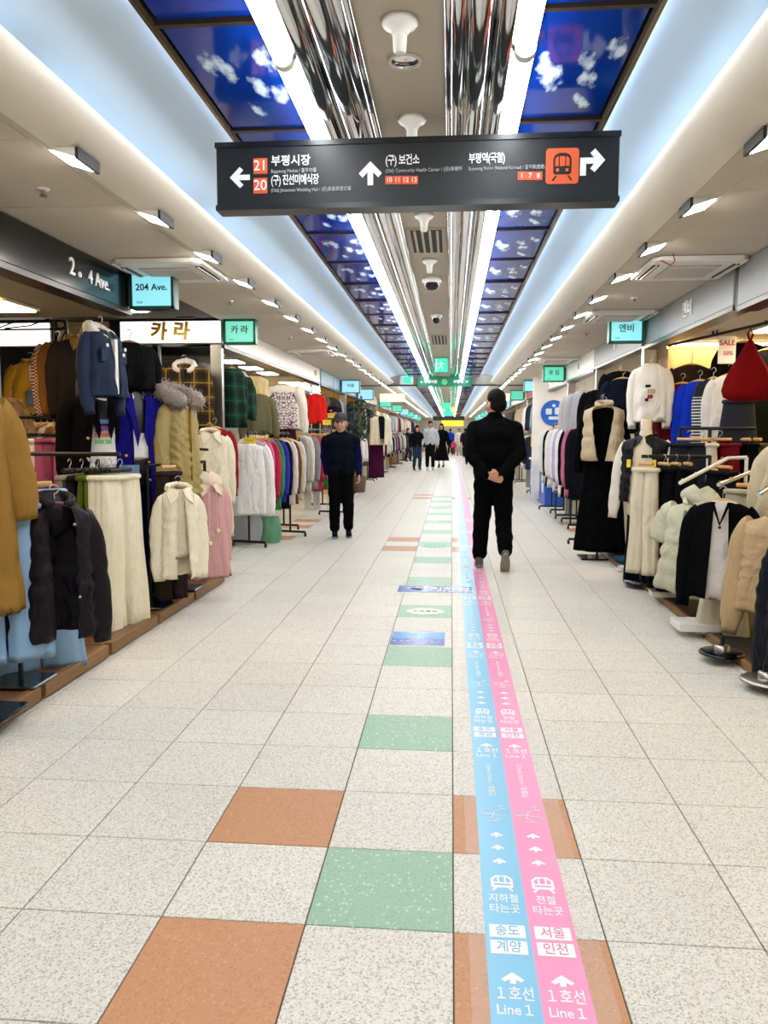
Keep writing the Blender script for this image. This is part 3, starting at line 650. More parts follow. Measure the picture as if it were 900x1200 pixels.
def train(parent_fn, m, bg, cx, cy, sc):
    parent_fn('train_mark', [(-11,9),(-11,-7),(-9,-12),(-4,-14.5),(4,-14.5),(9,-12),(11,-7),(11,9),(9,11),(-9,11)], m, cx, cy, sc)
    for q in ([(-8.6,1),(-8.6,-7),(-7,-9.5),(-4.6,-10.5),(-4.6,1)], [(-3.2,1),(-3.2,-10.5),(3.2,-10.5),(3.2,1)], [(8.6,1),(8.6,-7),(7,-9.5),(4.6,-10.5),(4.6,1)], [(-7.5,7.5),(-7.5,4),(-4,4),(-4,7.5)], [(7.5,7.5),(7.5,4),(4,4),(4,7.5)]):
        parent_fn('train_window', q, bg, cx, cy, sc, d=-.0045)
    for sx in (-1, 1): parent_fn('train_rail', [(sx*6,12.5),(sx*8.5,12.5),(sx*13,18.5),(sx*10.5,18.5)], m, cx, cy, sc)
train(lambda n, p, m, cx, cy, sc, d=-.0038: spoly(n, p, m, cx, cy, sc, d=d), SIGN, ORANGE, 659, 193.5, .9)

# green signs further down the hall
GREEN = mat('sign_green', '#0b6e50', .4, 0, .03)
ex = empty('exit_sign', (0, 14.0, 0)); tag(ex, 'green lit exit sign with running figure hanging from the centre ceiling', 'sign')
a, b = at(508.5,437,Y=14), at(525.5,419,Y=14)
MB().bbox(a.x, b.x, 0, .06, a.z, b.z, .006).build('housing', GREEN, ex); MB().box(a.x+.012, b.x-.012, -.006, 0, a.z+.012, b.z-.012).build('face', lit('exit_glow', '#2fc99a', .9), ex)
MB().tube([((a.x+b.x)/2, .03, b.z), ((a.x+b.x)/2, .03, 2.74)], .008, 6).build('rod', BRUSH, ex)
cx, cz = (a.x+b.x)/2, (a.z+b.z)/2
fig = MB(); fig.box(cx-.012, cx+.012, -.010, -.004, cz+.055, cz+.08)
for p, q in (((0,.05),(-.01,-.01)), ((-.01,-.01),(.03,-.04)), ((.03,-.04),(.02,-.085)), ((-.01,-.01),(-.05,-.06)), ((0,.04),(.045,.015)), ((0,.04),(-.045,.02))): fig.tube([(cx+p[0],-.006,cz+p[1]),(cx+q[0],-.006,cz+q[1])], .009, 5)
fig.build('running_figure', WHITETXT, ex); MB().box(a.x+.03, a.x+.055, -.009, -.004, a.z+.03, b.z-.03).build('door_mark', WHITETXT, ex)
gs = empty('green_direction_sign', (0, 18.85, 0)); tag(gs, 'wide green direction sign with white marks across the hall bulkhead', 'sign')
a, b = at(489,453,Y=18.85), at(553,442,Y=18.85)
MB().bbox(a.x, b.x, 0, .08, a.z, b.z, .006).build('panel', lit('green_sign_glow', '#0f7a58', .35), gs)
cz = (a.z+b.z)/2
for x, s_ in ((a.x+.10, '←'), (a.x+.32, '부평시장'), (b.x-.32, '부평역'), (b.x-.10, '↱')): link('lettering', text_mesh(s_, .085, WHITETXT, .002, .01), gs, (x, -.006, cz), FACE_CAM)
MB().lathe([(.07, 0), (.07, .006)], 20).build('emblem', mat('light_green', '#63c98a', .5), gs, ((a.x+b.x)/2, 0, cz), FACE_CAM)
for x in (a.x+.2, b.x-.2): MB().tube([(x, .04, b.z-.01), (x, .04, b.z+.12)], .008, 6).build('rod', BRUSH, gs)
e2 = empty('exit_sign', (0, 18.8, 0)); tag(e2, 'small pale exit sign left of the wide green sign', 'sign')
a, b = at(468.5,450.5,Y=18.8), at(484,440,Y=18.8)
MB().bbox(a.x, b.x, 0, .06, a.z, b.z, .006).build('housing', WHITEP, e2); MB().box(a.x+.08, b.x-.05, -.008, 0, a.z+.03, b.z-.03).build('face', lit('exit_glow', '#2fc99a', .9), e2)
MB().tube([((a.x+b.x)/2, .03, b.z), ((a.x+b.x)/2, .03, 2.74)], .008, 6).build('rod', BRUSH, e2)
for i, (y, w) in enumerate(((30, .28), (40, .5))):
    MBx = MB().bbox(XC-w/2, XC+w/2, y, y+.06, 2.30, 2.55, .006).box(XC-.01, XC+.01, y+.02, y+.04, 2.55, 2.74); o = MBx.build('exit_sign', lit('exit_glow', '#2fc99a', .9)); tag(o, 'green lit sign over the hall %s the bulkhead' % ('first beyond' if i == 0 else 'second beyond'), 'sign')
ds = MB().bbox(-1.1, .8, 48, 48.06, 2.2, 2.45, .006).box(-.9, -.88, 48.02, 48.04, 2.45, 2.74).box(.6, .62, 48.02, 48.04, 2.45, 2.74).build('direction_sign', SIGN); tag(ds, 'far dark direction sign hanging before the yellow banner', 'sign')

# ------------------------------------------------------------------ guide strips and stickers on the floor
XB0, XM, XP1 = .108, .2335, .359
BLUE = mat('strip_blue', '#84c8ea', .3, 0, .04, 3); PINK = mat('strip_pink', '#f59ac4', .3, 0, .04, 3); WM = mat('strip_white', '#f3f5f8', .45, 0, .01)
fm = bpy.data.materials.new('clear_film'); fm.use_nodes = True; bs = fm.node_tree.nodes['Principled BSDF']; bs.inputs['Base Color'].default_value = (.95, .93, .9, 1); bs.inputs['Alpha'].default_value = .09; bs.inputs['Roughness'].default_value = .25
fl = MB().box(XB0-.045, XP1+.06, -.5, 13.5, .0002, .0008).build('clear_film', fm); tag(fl, 'clear protective film under the blue and pink guide lines', 'film')
sb = empty('guide_strip'); tag(sb, 'light blue guide strip on the floor with white subway markings', 'floor sticker')
sp_ = empty('guide_strip'); tag(sp_, 'pink guide strip on the floor with white railway markings', 'floor sticker')
MB().box(XB0, XM, -.5, 46, .0009, .0016).build('band', BLUE, sb); MB().box(XM, XP1, -.5, 46, .0009, .0016).build('band', PINK, sp_)
ZT = .0020
bluet = mat('strip_blue_lettering', '#6db4d8', .5, 0, .01); pinkt = mat('strip_pink_lettering', '#e26ba2', .5, 0, .01)
def flat(pts, sc): 
    mb = MB(); mb.prism([(x*sc, -y*sc) for x, y in pts], 'z', 0, .0005); return mb
arr_small = flat([(0,-8),(13,3),(9,6.5),(3.4,3),(3.4,9),(-3.4,9),(-3.4,3),(-9,6.5),(-13,3)], .0023)
tmp = {}
def strip_unit(parent, cx, y0, words, boxt, detail):
    def put(nm, me, x, y, sx=1.0, sy=1.0, dz=0): o = link(nm, me, parent, (cx+x, y0+y, ZT+dz)); o.scale = (sx, sy, 1); return o
    def tm(s, size, m, b=.012):
        k = (s, size, m.name)
        if k not in tmp: tmp[k] = text_mesh(s, size, m, .0003, b)
        return tmp[k]
    if 'arr' not in tmp: tmp['arr'] = arr_small.mesh('arrow', WM)
    if 'box' not in tmp: tmp['box'] = MB().box(-.05, .05, -.028, .028, 0, .0005).mesh('label_box', WM)
    put('arrow', tmp['arr'], 0, .245, 1.0, 1.1)
    put('lettering', tm('１호선', .036, WM), 0, .185, 1, 1.5); put('lettering', tm('Line１', .036, WM), 0, .130, 1.0, 1.3)
    for i, (yy, w) in enumerate(((.365, boxt[1]), (.435, boxt[0]))):
        put('label_box', tmp['box'], 0, yy)
        if detail: put('lettering', tm(w, .038, bluet if parent is sb else pinkt, 0), 0, yy, 1, 1.35, .0006)
    if detail:
        for i, w in enumerate(words): put('lettering', tm(w, .033, WM), 0, .59-i*.052, 1, 1.4)
        for q, p in enumerate(([(-11,9),(-11,-7),(-8,-12),(8,-12),(11,-7),(11,9)],)):
            k = 'train'
            if k not in tmp:
                mb = MB()
                for a, b, r in (((-11,8),(-11,-7),1.6), ((11,8),(11,-7),1.6), ((-11,-7),(-6,-13),1.6), ((11,-7),(6,-13),1.6), ((-6,-13),(6,-13),1.6), ((-11,8),(11,8),2.4), ((-11,1),(11,1),1.6), ((-4,1),(-4,-13),1.2), ((4,1),(4,-13),1.2), ((-7,10),(-11,16),1.4), ((7,10),(11,16),1.4)):
                    p_, q_ = Vector((a[0], -a[1], 0))*.0027, Vector((b[0], -b[1], 0))*.0027; d = (q_-p_).normalized(); n = Vector((-d.y, d.x, 0))*r*.0027
                    p_ -= d*.002; q_ += d*.002
                    mb.add([p_-n, q_-n, q_+n, p_+n, p_-n+Vector((0,0,.0005)), q_-n+Vector((0,0,.0005)), q_+n+Vector((0,0,.0005)), p_+n+Vector((0,0,.0005))], [(0,3,2,1),(4,5,6,7),(0,1,5,4),(1,2,6,5),(2,3,7,6),(3,0,4,7)])
                tmp[k] = mb.mesh('train_mark', WM)
            put('train_mark', tmp[k], 0, .675)
        for i in range(3): put('arrow', tmp['arr'], 0, .80+i*.085, .8, .9)
        o = put('lettering', tm('Subway Station / 地鐵站', .030, WM, 0), 0, 1.41, 1, 1); o.rotation_euler = (0, 0, -math.pi/2)
        sk = 'sketch'
        if sk not in tmp:
            mb = MB()
            for pts in (((-.045,.02),(-.02,.03),(.0,.015),(.03,.04),(.045,.035)), ((-.05,-.01),(-.015,-.005),(.02,-.012),(.05,-.02)), ((.0,.015),(-.01,-.03),(.015,-.045)), ((.03,.04),(.02,.06),(.04,.065)), ((-.02,-.055),(.02,-.055))):
                mb.tube([(x, y, .0003) for x, y in pts], .0022, 4)
            tmp[sk] = mb.mesh('line_drawing', WM)
        put('line_drawing', tmp[sk], 0, 1.12)
for k in range(-1, 8):
    y0 = 1.655+k*1.515
    strip_unit(sb, (XB0+XM)/2, y0, ('지하철', '타는곳'), ('송도', '계양'), k < 5); strip_unit(sp_, (XM+XP1)/2, y0, ('전철', '타는곳'), ('서울', '인천'), k < 5)
LB, DB = mat('sticker_light_blue', '#3c8fe0', .25, 0, .03), mat('sticker_blue', '#2456b8', .25, 0, .03)
def sticker(name, label, x0, x1, y0, y1, parts_):
    r = empty(name, (0, 0, .0012)); tag(r, label, 'floor sticker')
    for nm, m, a, b, c, d in parts_: MB().box(x0+(x1-x0)*a, x0+(x1-x0)*b, y0+(y1-y0)*c, y0+(y1-y0)*d, 0, .0006).build(nm, m, r)
    return r
st = sticker('floor_sticker', 'two-tone blue floor sticker with small white lettering', -.39, -.03, 5.06, 5.40, [('lower_half', DB, 0, 1, 0, .5), ('upper_half', LB, 0, 1, .5, 1)])
for i, s_ in enumerate(('↑ 지하철 · 경인선', '← 부평시장')): link('lettering', text_mesh(s_, .045, WM, .0003), st, (-.22, 5.15+i*.17, .0009))
st = sticker('floor_sticker', 'dark blue floor sticker with bold white arrow and lettering', -.46, .20, 6.80, 7.08, [('panel', DB, 0, 1, 0, 1)])
link('lettering', text_mesh('지하철', .13, WM, .0003, .015), st, (.0, 6.96, .0009)); link('lettering', text_mesh('타는곳', .10, mat('pale_yellow_print', '#f2f0b0', .5), .0003, .01), st, (.02, 6.86, .0009)); link('lettering', text_mesh('↰', .2, WM, .0003, .02), st, (-.31, 6.93, .0009))
def oval(y, m, label, rx=.15, ry=.12, x=-.19):
    r = empty('floor_sticker', (x, y, .0012)); tag(r, label, 'floor sticker')
    mb = MB(); mb.prism([(rx*math.cos(a*.2618), ry*math.sin(a*.2618)) for a in range(24)], 'z', 0, .0006); mb.build('disc', m, r)
    MB().tube([(rx*.9*math.cos(a*.2618), ry*.9*math.sin(a*.2618), .0008) for a in range(24)], .004, 4, closed=True).build('rim', WM, r)
    link('lettering', text_mesh('우측통행', .055, WM if m is not PALEG else mat('green_print', '#3f8f62', .5), .0003, .01), r, (0, 0, .0009))
PALEG = mat('pale_green_sticker', '#dfeed2', .35); MIDG = mat('green_sticker', '#4fae72', .35)
oval(6.05, PALEG, 'pale round floor sticker on the green tile beyond the two-tone one'); oval(9.72, MIDG, 'green round floor sticker level with the feet of the man in black', .17, .2)
oval(14.6, MIDG, 'small green round floor sticker far along the hall'); oval(12.2, PALEG, 'pale round floor sticker far along the hall')
st_ = MB().prism([(.55, 4.62), (.585, 4.60), (.62, 4.44), (.60, 4.42), (.57, 4.5)], 'z', .0004, .0006)
# ------------------------------------------------------------------ garments
def loft(rings, mi=0, cap0=True, cap1=True, mb=None):
    """rings: list of (m,3) arrays, closed loops"""
    mb = mb or MB(); m = len(rings[0]); vs = [tuple(p) for r in rings for p in r]; fs = []
    for i in range(len(rings)-1):
        for k in range(m): a = i*m+k; b = i*m+(k+1) % m; fs.append((a, b, b+m, a+m))
    mb.add(vs, fs, mi, True)
    if cap0: mb.add(vs[:m], [tuple(range(m-1, -1, -1))], mi)
    if cap1: mb.add(vs[-m:], [tuple(range(m))], mi)
    return mb
def interp(xs, ys, v): return float(np.interp(v, xs, ys))

def torso(L=.66, ws=.21, wh=.25, d=.085, fold=.085, seed=0, quilt=0, qa=.012, chev=0.0, neck=.07, m=36, n=22, opening=None, slope=.06, waist=None):
    """body of a hung top or coat: shoulders, sides and hem, hollow at the bottom. opening=(top,bottom) leaves the front open by that half width"""
    d = d*.82; rnd = random.Random(seed); ph = [rnd.uniform(0, 6.28) for _ in range(4)]; k1, k2 = rnd.choice((5, 6, 7)), rnd.choice((9, 10, 11))
    rings = []
    zs = [0, .012, .028, slope*.75, slope+.01]
    wsx = [neck, neck+(ws-neck)*.35, neck+(ws-neck)*.68, ws*.97, ws]
    ds = [d*.55, d*.6, d*.66, d*.75, d*.85]
    prof = [(-z, w, dd, 0.0) for z, w, dd in zip(zs, wsx, ds)]
    for i in range(1, n+1):
        v = i/n; z = -(slope+.01)-(L-slope-.01)*v
        w = interp([0, .25, .6, 1], [ws, ws*.96, (waist or (ws+wh)/2), wh], v); dd = interp([0, .3, 1], [d*.85, d, d*1.1], v)
        prof.append((z, w, dd, v))
    u = np.linspace(0, 2*math.pi, m, endpoint=False)
    for z, w, dd, v in prof:
        if opening:
            g = interp([0, 1], opening, v)/max(w, .05); g = min(g, 1.2)
            t = -math.pi/2+g+(2*math.pi-2*g)*np.linspace(0, 1, m)
        else: t = u
        cx, cy = np.cos(t), np.sin(t)
        rx = np.sign(cx)*np.abs(cx)**.75; ry = np.sign(cy)*np.abs(cy)**.85
        f = 1+fold*v*(np.sin(k1*t+ph[0]+1.3*v)+.6*np.sin(k2*t+ph[1]-v))*np.array(1.0)
        fz = fold*.25*np.sin(3*t+ph[2])*v
        q = 0
        if quilt and v > 0:
            s = (v+chev*np.abs(rx)*.12)*quilt; q = qa*(np.abs(np.sin(math.pi*s))**.6-.5)*(1+.35*np.sin(11*t+ph[3]+7*v))
        x = rx*w*(1+(f-1)*.4)+np.sign(rx)*q*np.abs(rx); y = ry*dd*(1+(f-1)*2.4)+ry*q+.005*v*np.sin(14*v+3*rx+ph[3])+.004*np.sin(22*v*L+5*rx+ph[1])
        rings.append(np.stack([x, y, np.full(m, z)+fz*.05], 1))
    mb = MB()
    if opening:
        inner = []
        for r in rings:
            c = np.array([0, 0, 0]); rr = r.copy(); rr[:, 0] *= .965; rr[:, 1] *= .90; inner.append(rr)
        vs = [tuple(p) for r in rings for p in r]+[tuple(p) for r in inner for p in r]; N = len(rings)*m; fs = []
        for i in range(len(rings)-1):
            for k in range(m-1): a = i*m+k; fs.append((a, a+1, a+1+m, a+m)); fs.append((N+a, N+a+m, N+a+1+m, N+a+1))
            for k in (0, m-1): a = i*m+k; fs.append((a, a+m, N+a+m, N+a))
        for k in range(m-1): a = (len(rings)-1)*m+k; fs.append((a, a+1, N+a+1, N+a)); fs.append((k, N+k, N+k+1, k+1))
        mb.add(vs, fs, 0, True)
    else:
        last = rings[-1]; up = last.copy(); up[:, :2] *= .93; up[:, 2] += .06
        loft(rings+[up], 0, True, True, mb)
    return mb
def sleeve(s, ws=.21, Ls=.58, r0=.068, r1=.048, spread=.08, fwd=.02, seed=0, quilt=0, qa=.01, slope=.06, m=14, n=16, cuff=True, wr=.05):
    rnd = random.Random(seed*3+s+5); ph = rnd.uniform(0, 6.28)
    p0 = np.array([s*(ws-.045), 0, -slope-.015]); p3 = np.array([s*(ws+spread*.75), -fwd, -slope-Ls])
    p1 = p0+np.array([s*.09, 0, -.06]); p2 = p0*.35+p3*.65+np.array([s*.02, .03, .05])
    rings = []; prev = None
    for i in range(n+1):
        t = i/n; P = (1-t)**3*p0+3*(1-t)**2*t*p1+3*(1-t)*t*t*p2+t**3*p3
        D = 3*(1-t)**2*(p1-p0)+6*(1-t)*t*(p2-p1)+3*t*t*(p3-p2); D /= np.linalg.norm(D)
        a = np.cross(D, [0, 1, 0]); a /= np.linalg.norm(a); b = np.cross(D, a)
        r = r0+(r1-r0)*t
        r *= 1+wr*(math.sin(15*t+ph)+.6*math.sin(31*t+2*ph))*(.4+t)
        if cuff and t > .93: r = r1*.82
        if quilt: r += qa*(abs(math.sin(math.pi*quilt*t))**.6-.5)
        g = np.linspace(0, 2*math.pi, m, endpoint=False)
        w = 1+.05*np.sin(3*g+ph+5*t)
        rings.append(P+np.outer(np.cos(g)*r*w, a)+np.outer(np.sin(g)*r*.66*w, b))
    e = rings[-1]; c = e.mean(0); rings.append(c+(e-c)*.75+np.array([0, 0, .02]))
    return loft(rings)
def collar_ring(r=.075, thick=.022, rise=.03, gap=.5, d=.06, seg=18, fuzz=0.0, seed=1, m=10, lo=.0):
    """standing or turned collar around the neck, open at the front"""
    rnd = random.Random(seed); rings = []
    for i in range(seg+1):
        t = -math.pi/2+gap+(2*math.pi-2*gap)*i/seg; x, y = r*math.cos(t), d*math.sin(t)
        back = (math.sin(t)+1)/2
        c = np.array([x, y, rise*(.25+.75*back)+lo*(1-back)]); a = np.array([math.cos(t), math.sin(t), 0]); b = np.array([0, 0, 1.0])
        g = np.linspace(0, 2*math.pi, m, endpoint=False); k = min(1, .35+.22*min(i, seg-i))
        rr = thick*k*(1+np.array([rnd.uniform(-fuzz, fuzz) for _ in g]))
        rings.append(c+np.outer(np.cos(g)*rr, a)+np.outer(np.sin(g)*rr*1.5, b))
    return loft(rings)
def flat_collar(w=.085, drop=.10, depth=.075, thick=.012):
    """two turned-down collar leaves"""
    mb = MB()
    for s in (-1, 1):
        pts = [(.012*s, -depth*.8, .0), (.055*s, -depth*.45, .02), (w*s, -depth*.1, .012), (w*1.15*s, -depth*.75, -.035), (.085*s, -depth*1.12, -drop), (.03*s, -depth*1.15, -drop*.55)]
        n = len(pts); off = Vector((0, -thick, .004)); vs = pts+[tuple(Vector(p)+off) for p in pts]
        mb.add(vs, [tuple(range(n)), tuple(range(2*n-1, n-1, -1))]+[(i, (i+1) % n, n+(i+1) % n, n+i) for i in range(n)])
    mb.tube([(w, -depth*.2, .012), (w*.8, depth*.5, .03), (0, depth*.75, .04), (-w*.8, depth*.5, .03), (-w, -depth*.2, .012)], .02, 8)
    return mb
def hood_mesh(r=.10, d=.10, drop=.16):
    rings = []; m = 18
    for i in range(9):
        t = i/8; k = math.sin(math.pi*(.12+.80*t))
        g = np.linspace(0, 2*math.pi, m, endpoint=False)
        rings.append(np.stack([np.cos(g)*r*k*1.15, .045+np.sin(g)*d*.62*k+.03*t, np.full(m, .055-drop*t)+.02*np.sin(2*g)], 1))
    return loft(rings)
_hang = {}
def hanger(parent, m=None, w=.17, hook=.10, clip=False):
    key = (m.name if m else 'w', round(w, 2), clip)
    if key not in _hang:
        body = MB()
        pts = [(-w+2*w*i/10, 0, -.055*abs(-1+2*i/10)**1.6) for i in range(11)] if not clip else [(-w, 0, .018), (w, 0, .018)]
        body.tube(pts, .011 if not clip else .015, 8)
        hk = MB(); hk.tube([(0, 0, 0), (0, 0, hook*.45)]+[(.022*math.sin(g)-0, 0, hook*.45+.022+.0-.022*math.cos(g)) for g in [k*.5 for k in range(1, 10)]], .0028, 6)
        _hang[key] = (body.mesh('hanger', m or HANGWOOD), hk.mesh('hook', BRUSH))
    b, h = _hang[key]
    o = link('hanger', b, parent, (0, 0, .012)); link('hook', h, o); return o

_cache = {}
def top(name, label, pos, yaw=0, group=None, color=None, m=None, cat=None, sleeves=True, hang=True, hm=None, kind='knit', collar=None, collar_m=None, key=None, tilt=0, cuff_m=None, inner=None, smat=None, roll=0, **k):
    """a hung top, jacket or coat. pos is the neck point; yaw 0 faces the camera side (-Y)"""
    fab = m or (down(color) if kind == 'down' else fabric(color))
    tk = {x: k[x] for x in k if x in ('L','ws','wh','d','fold','seed','quilt','qa','chev','neck','opening','slope','waist','m_','n')}
    sk = {x: k[x] for x in k if x in ('Ls','r0','r1','spread','fwd','wr')}
    sk.update(ws=tk.get('ws', .21), seed=tk.get('seed', 0), slope=tk.get('slope', .06))
    if tk.get('quilt'): sk.update(quilt=max(3, int(tk['quilt']*sk.get('Ls', .58)/tk.get('L', .66)*1.5)), qa=tk.get('qa', .012)*.45)
    ck = (str(sorted(tk.items())), fab.name)
    if ck not in _cache: _cache[ck] = torso(**tk).mesh('body', fab)
    r = link(name, _cache[ck]); r.location = pos; r.rotation_euler = (tilt, roll, yaw); tag(r, label, cat or name.split('_')[-1], group)
    if sleeves:
        sm = smat or fab
        for s in (-1, 1):
            ck = (s, str(sorted(sk.items())), sm.name, 's')
            if ck not in _cache: _cache[ck] = sleeve(s, **sk).mesh('sleeve', sm)
            link('sleeve', _cache[ck], r)
    cm = collar_m or fab
    if collar == 'ring': collar_ring(.078, .017, .022, .25).build('collar', cm, r)
    if collar == 'crew': collar_ring(.078, .009, .008, .0, .055).build('neckband', cm, r)
    if collar == 'stand': collar_ring(.082, .019, .045, .30, .07).build('collar', cm, r)
    if collar == 'flat': flat_collar().build('collar', cm, r)
    if collar == 'fleece': collar_ring(.095, .032, .03, .42, .085, fuzz=.12, lo=-.07).build('collar', cm, r)
    if collar == 'hood': hood_mesh().build('hood', cm, r)
    if collar == 'fur':
        hood_mesh(.15, .15, .22).build('hood', fab, r)
        ring = MB(); rnd = random.Random(3)
        rr = []
        for i in range(27):
            t = -math.pi/2+.55+(2*math.pi-1.1)*i/26; x, y = .14*math.cos(t), .14*math.sin(t)-.02; bk = (math.sin(t)+1)/2
            g = np.linspace(0, 2*math.pi, 12, endpoint=False); th = .066*(.6 if i in (0, 26) else 1)*(1+np.array([rnd.uniform(-.22, .22) for _ in g]))
            rr.append(np.array([x, y, .02+.10*bk])+np.outer(np.cos(g)*th, [math.cos(t), math.sin(t), 0])+np.outer(np.sin(g)*th, [0, 0, 1]))
        fm_ = loft(rr)
        for ring_ in rr:
            cen = ring_.mean(0)
            for q_ in ring_:
                for _ in range(3):
                    b_ = q_+np.array([rnd.uniform(-.02, .02) for _ in range(3)]); o_ = (q_-cen)/max(1e-6, np.linalg.norm(q_-cen)); t_ = q_+o_*rnd.uniform(.015, .04)+np.array([rnd.uniform(-.02, .02) for _ in range(3)])+np.array([0, 0, -.012])
                    a_ = np.cross(o_, [.3, .5, .8]); a_ = a_/np.linalg.norm(a_)*.005; c_ = np.cross(o_, a_)
                    fm_.add([b_+a_, b_-a_*.5+c_*.8, b_-a_*.5-c_*.8, t_], [(0, 1, 3), (1, 2, 3), (2, 0, 3)], 0, True)
        fm_.build('fur_trim', cm, r)
    if inner:
        im, iL = inner; ws = tk.get('ws', .21)
        torso(iL, ws*.80, ws*.80, tk.get('d', .085)*.78, .03, tk.get('seed', 0)+9, neck=.06, m=28, n=10).build('inner_shirt', im, r, (0, 0, .006))
    if hang: hanger(r, hm, min(.17, tk.get('ws', .21)*.8))
    return r
def lapels(parent, m, w=.05, L=.30, d=.09, gap=(.02, .06)):
    d = d*.86
    for s in (-1, 1):
        vs = [(s*.055, -d*.7, .004), (s*(gap[0]+.035+w), -d*.86, -.10), (s*(gap[0]+.03+w*.6), -d*.98, -.16), (s*(gap[0]+.012), -d*1.06, -L), (s*(gap[0]-.006), -d*1.0, -L*.8)]
        n = len(vs); b = [(x, y-.010, z+.003) for x, y, z in vs]
        MB().add(vs+b, [tuple(range(n)), tuple(range(2*n-1, n-1, -1))]+[(i, (i+1) % n, n+(i+1) % n, n+i) for i in range(n)]).build('lapel', m, parent)
def buttons(parent, m, pts, r=.011):
    me = MB().lathe([(r, 0), (r, .005), (r*.6, .007)], 10).mesh('button', m)
    for p in pts: link('button', me, parent, (p[0], p[1]*.82, p[2]), (math.pi/2, 0, 0))
def pocket(parent, m, x, z, w, h, d):
    d = d*.80
    MB().bbox(x-w/2, x+w/2, -d-.008, -d+.004, z-h, z, .006).build('pocket', m, parent)
def zipper(parent, m, L, d, z0=-.03):
    d = d*.80; MB().box(-.006, .006, -d-.006, -d+.01, -L+.01, z0).build('zipper', m, parent)

def trouser_mesh(W=.36, L=1.0, d=.045, hem=.12, seed=0, pleat=.0, m=32, n=20, gap=.004):
    rnd = random.Random(seed); mb = MB()
    for s in (-1, 1):
        rings = []; ph = rnd.uniform(0, 6)
        for i in range(n+1):
            v = i/n; hw = interp([0, .25, 1], [W/4, W/4*1.12, hem], v); cx = s*(interp([0, .3, 1], [W/4-gap, W/4*1.06, max(hem, W/4)*1.04], v))
            dd = interp([0, .3, 1], [d*.7, d, d*1.1], v)
            g = np.linspace(0, 2*math.pi, m, endpoint=False)
            c, sn = np.cos(g), np.sin(g)
            f = 1+(.16+pleat)*v**.5*np.sin(4*g+ph+v)+(.07+pleat)*np.sin(9*g+ph+.6*math.sin(4*v+ph))
            x = cx+np.sign(c)*np.abs(c)**.8*hw; y = sn*dd*f
            y += .006*math.sin(9*v+ph)
            rings.append(np.stack([x, y, np.full(m, -L*v)], 1))
        e = rings[-1].copy(); cen = e.mean(0); e = cen+(e-cen)*np.array([.9, .8, 1])+np.array([0, 0, .05]); rings.append(e)
        loft(rings, 0, True, True, mb)
    return mb
def trousers(name, label, pos, yaw=0, group=None, color=None, m=None, hang='clip', cat='trousers', hm=None, band_m=None, **k):
    fab = m or fabric(color); ck = ('t', str(sorted(k.items())), fab.name)
    if ck not in _cache: _cache[ck] = trouser_mesh(**k).mesh('legs', fab)
    r = link(name, _cache[ck]); r.location = pos; r.rotation_euler = (0, 0, yaw); tag(r, label, cat, group)
    W, d = k.get('W', .36), k.get('d', .045)
    g = [(W*.505*math.copysign(abs(math.cos(a*.349))**.6, math.cos(a*.349)), d*.82*math.sin(a*.349), -.018) for a in range(18)]
    MB().tube(g, .019, 6, closed=True).build('waistband', band_m or fab, r)
    if hang == 'clip': hanger(r, hm, W*.30, .11, True)
    return r
def skirt(name, label, pos, yaw=0, color=None, m=None, W=.36, L=.6, hem=.5, d=.07, pleats=9, amp=.06, group=None, cat='skirt', hang=True):
    rings = []; fab = m or fabric(color)
    for i in range(15):
        v = i/14; g = np.linspace(0, 2*math.pi, 48, endpoint=False); hw = (W+(hem-W)*v)/2
        f = 1+amp*(.2+v)*np.sin(pleats*g)
        rings.append(np.stack([np.sign(np.cos(g))*np.abs(np.cos(g))**.85*hw*f, np.sin(g)*d*(.7+.6*v)*f, np.full(48, -L*v)], 1))
    e = rings[-1].copy(); e[:, :2] *= .9; e[:, 2] += .05; rings.append(e)
    r = loft(rings).build(name, fab); r.location = pos; r.rotation_euler = (0, 0, yaw); tag(r, label, cat, group)
    MB().tube([(W*.5*math.cos(a*.349), d*.72*math.sin(a*.349), -.02) for a in range(18)], .02, 6, closed=True).build('waistband', fab, r)
    if hang: hanger(r, None, W*.42, .11, True)
    return r

def rack(name, label, p, q, z, feet='bar', post_r=.014, m=None, posts=(0, 1), legs=True, casters=True, depth=.45, z0=0.0):
    """clothes rail from p to q (x,y pairs) at height z"""
    m = m or STEEL; p, q = Vector((p[0], p[1], 0)), Vector((q[0], q[1], 0)); d = (q-p).normalized(); n = Vector((-d.y, d.x, 0))
    r = empty(name, (p+q)/2); c = (p+q)/2; tag(r, label, 'clothes rack')
    MB().tube([p-c+Vector((0,0,z)), q-c+Vector((0,0,z))], .014, 8).build('rail', m, r)
    for e in [(p, q)[k] for k in posts]:
        e = e-c
        MB().tube([e+Vector((0,0,z+.01)), e+Vector((0,0,z0+.06))], post_r, 8).build('post', m, r)
        if feet == 'bar':
            ft = MB(); a, b = e+n*depth/2, e-n*depth/2
            ft.tube([a+Vector((0,0,z0+.065)), b+Vector((0,0,z0+.065))], .016, 8); fo = ft.build('foot', m, r)
            for w in (a, b): MB().lathe([(.028, -.012), (.03, 0), (.028, .012)], 14).build('caster', mat('caster_rubber', '#1b1b1c', .6), fo, (w.x, w.y, z0+.03), (0, math.pi/2, 0))
        elif feet == 'plate':
            MB().bbox(e.x-.16, e.x+.16, e.y-.16, e.y+.16, z0, z0+.018, .01).build('base_plate', mat('glossy_base', '#131820', .15), r)
            MB().tube([e+Vector((0,0,z0)), e+Vector((0,0,z0+.1))], .02, 10).build('socket', m, r)
    return r
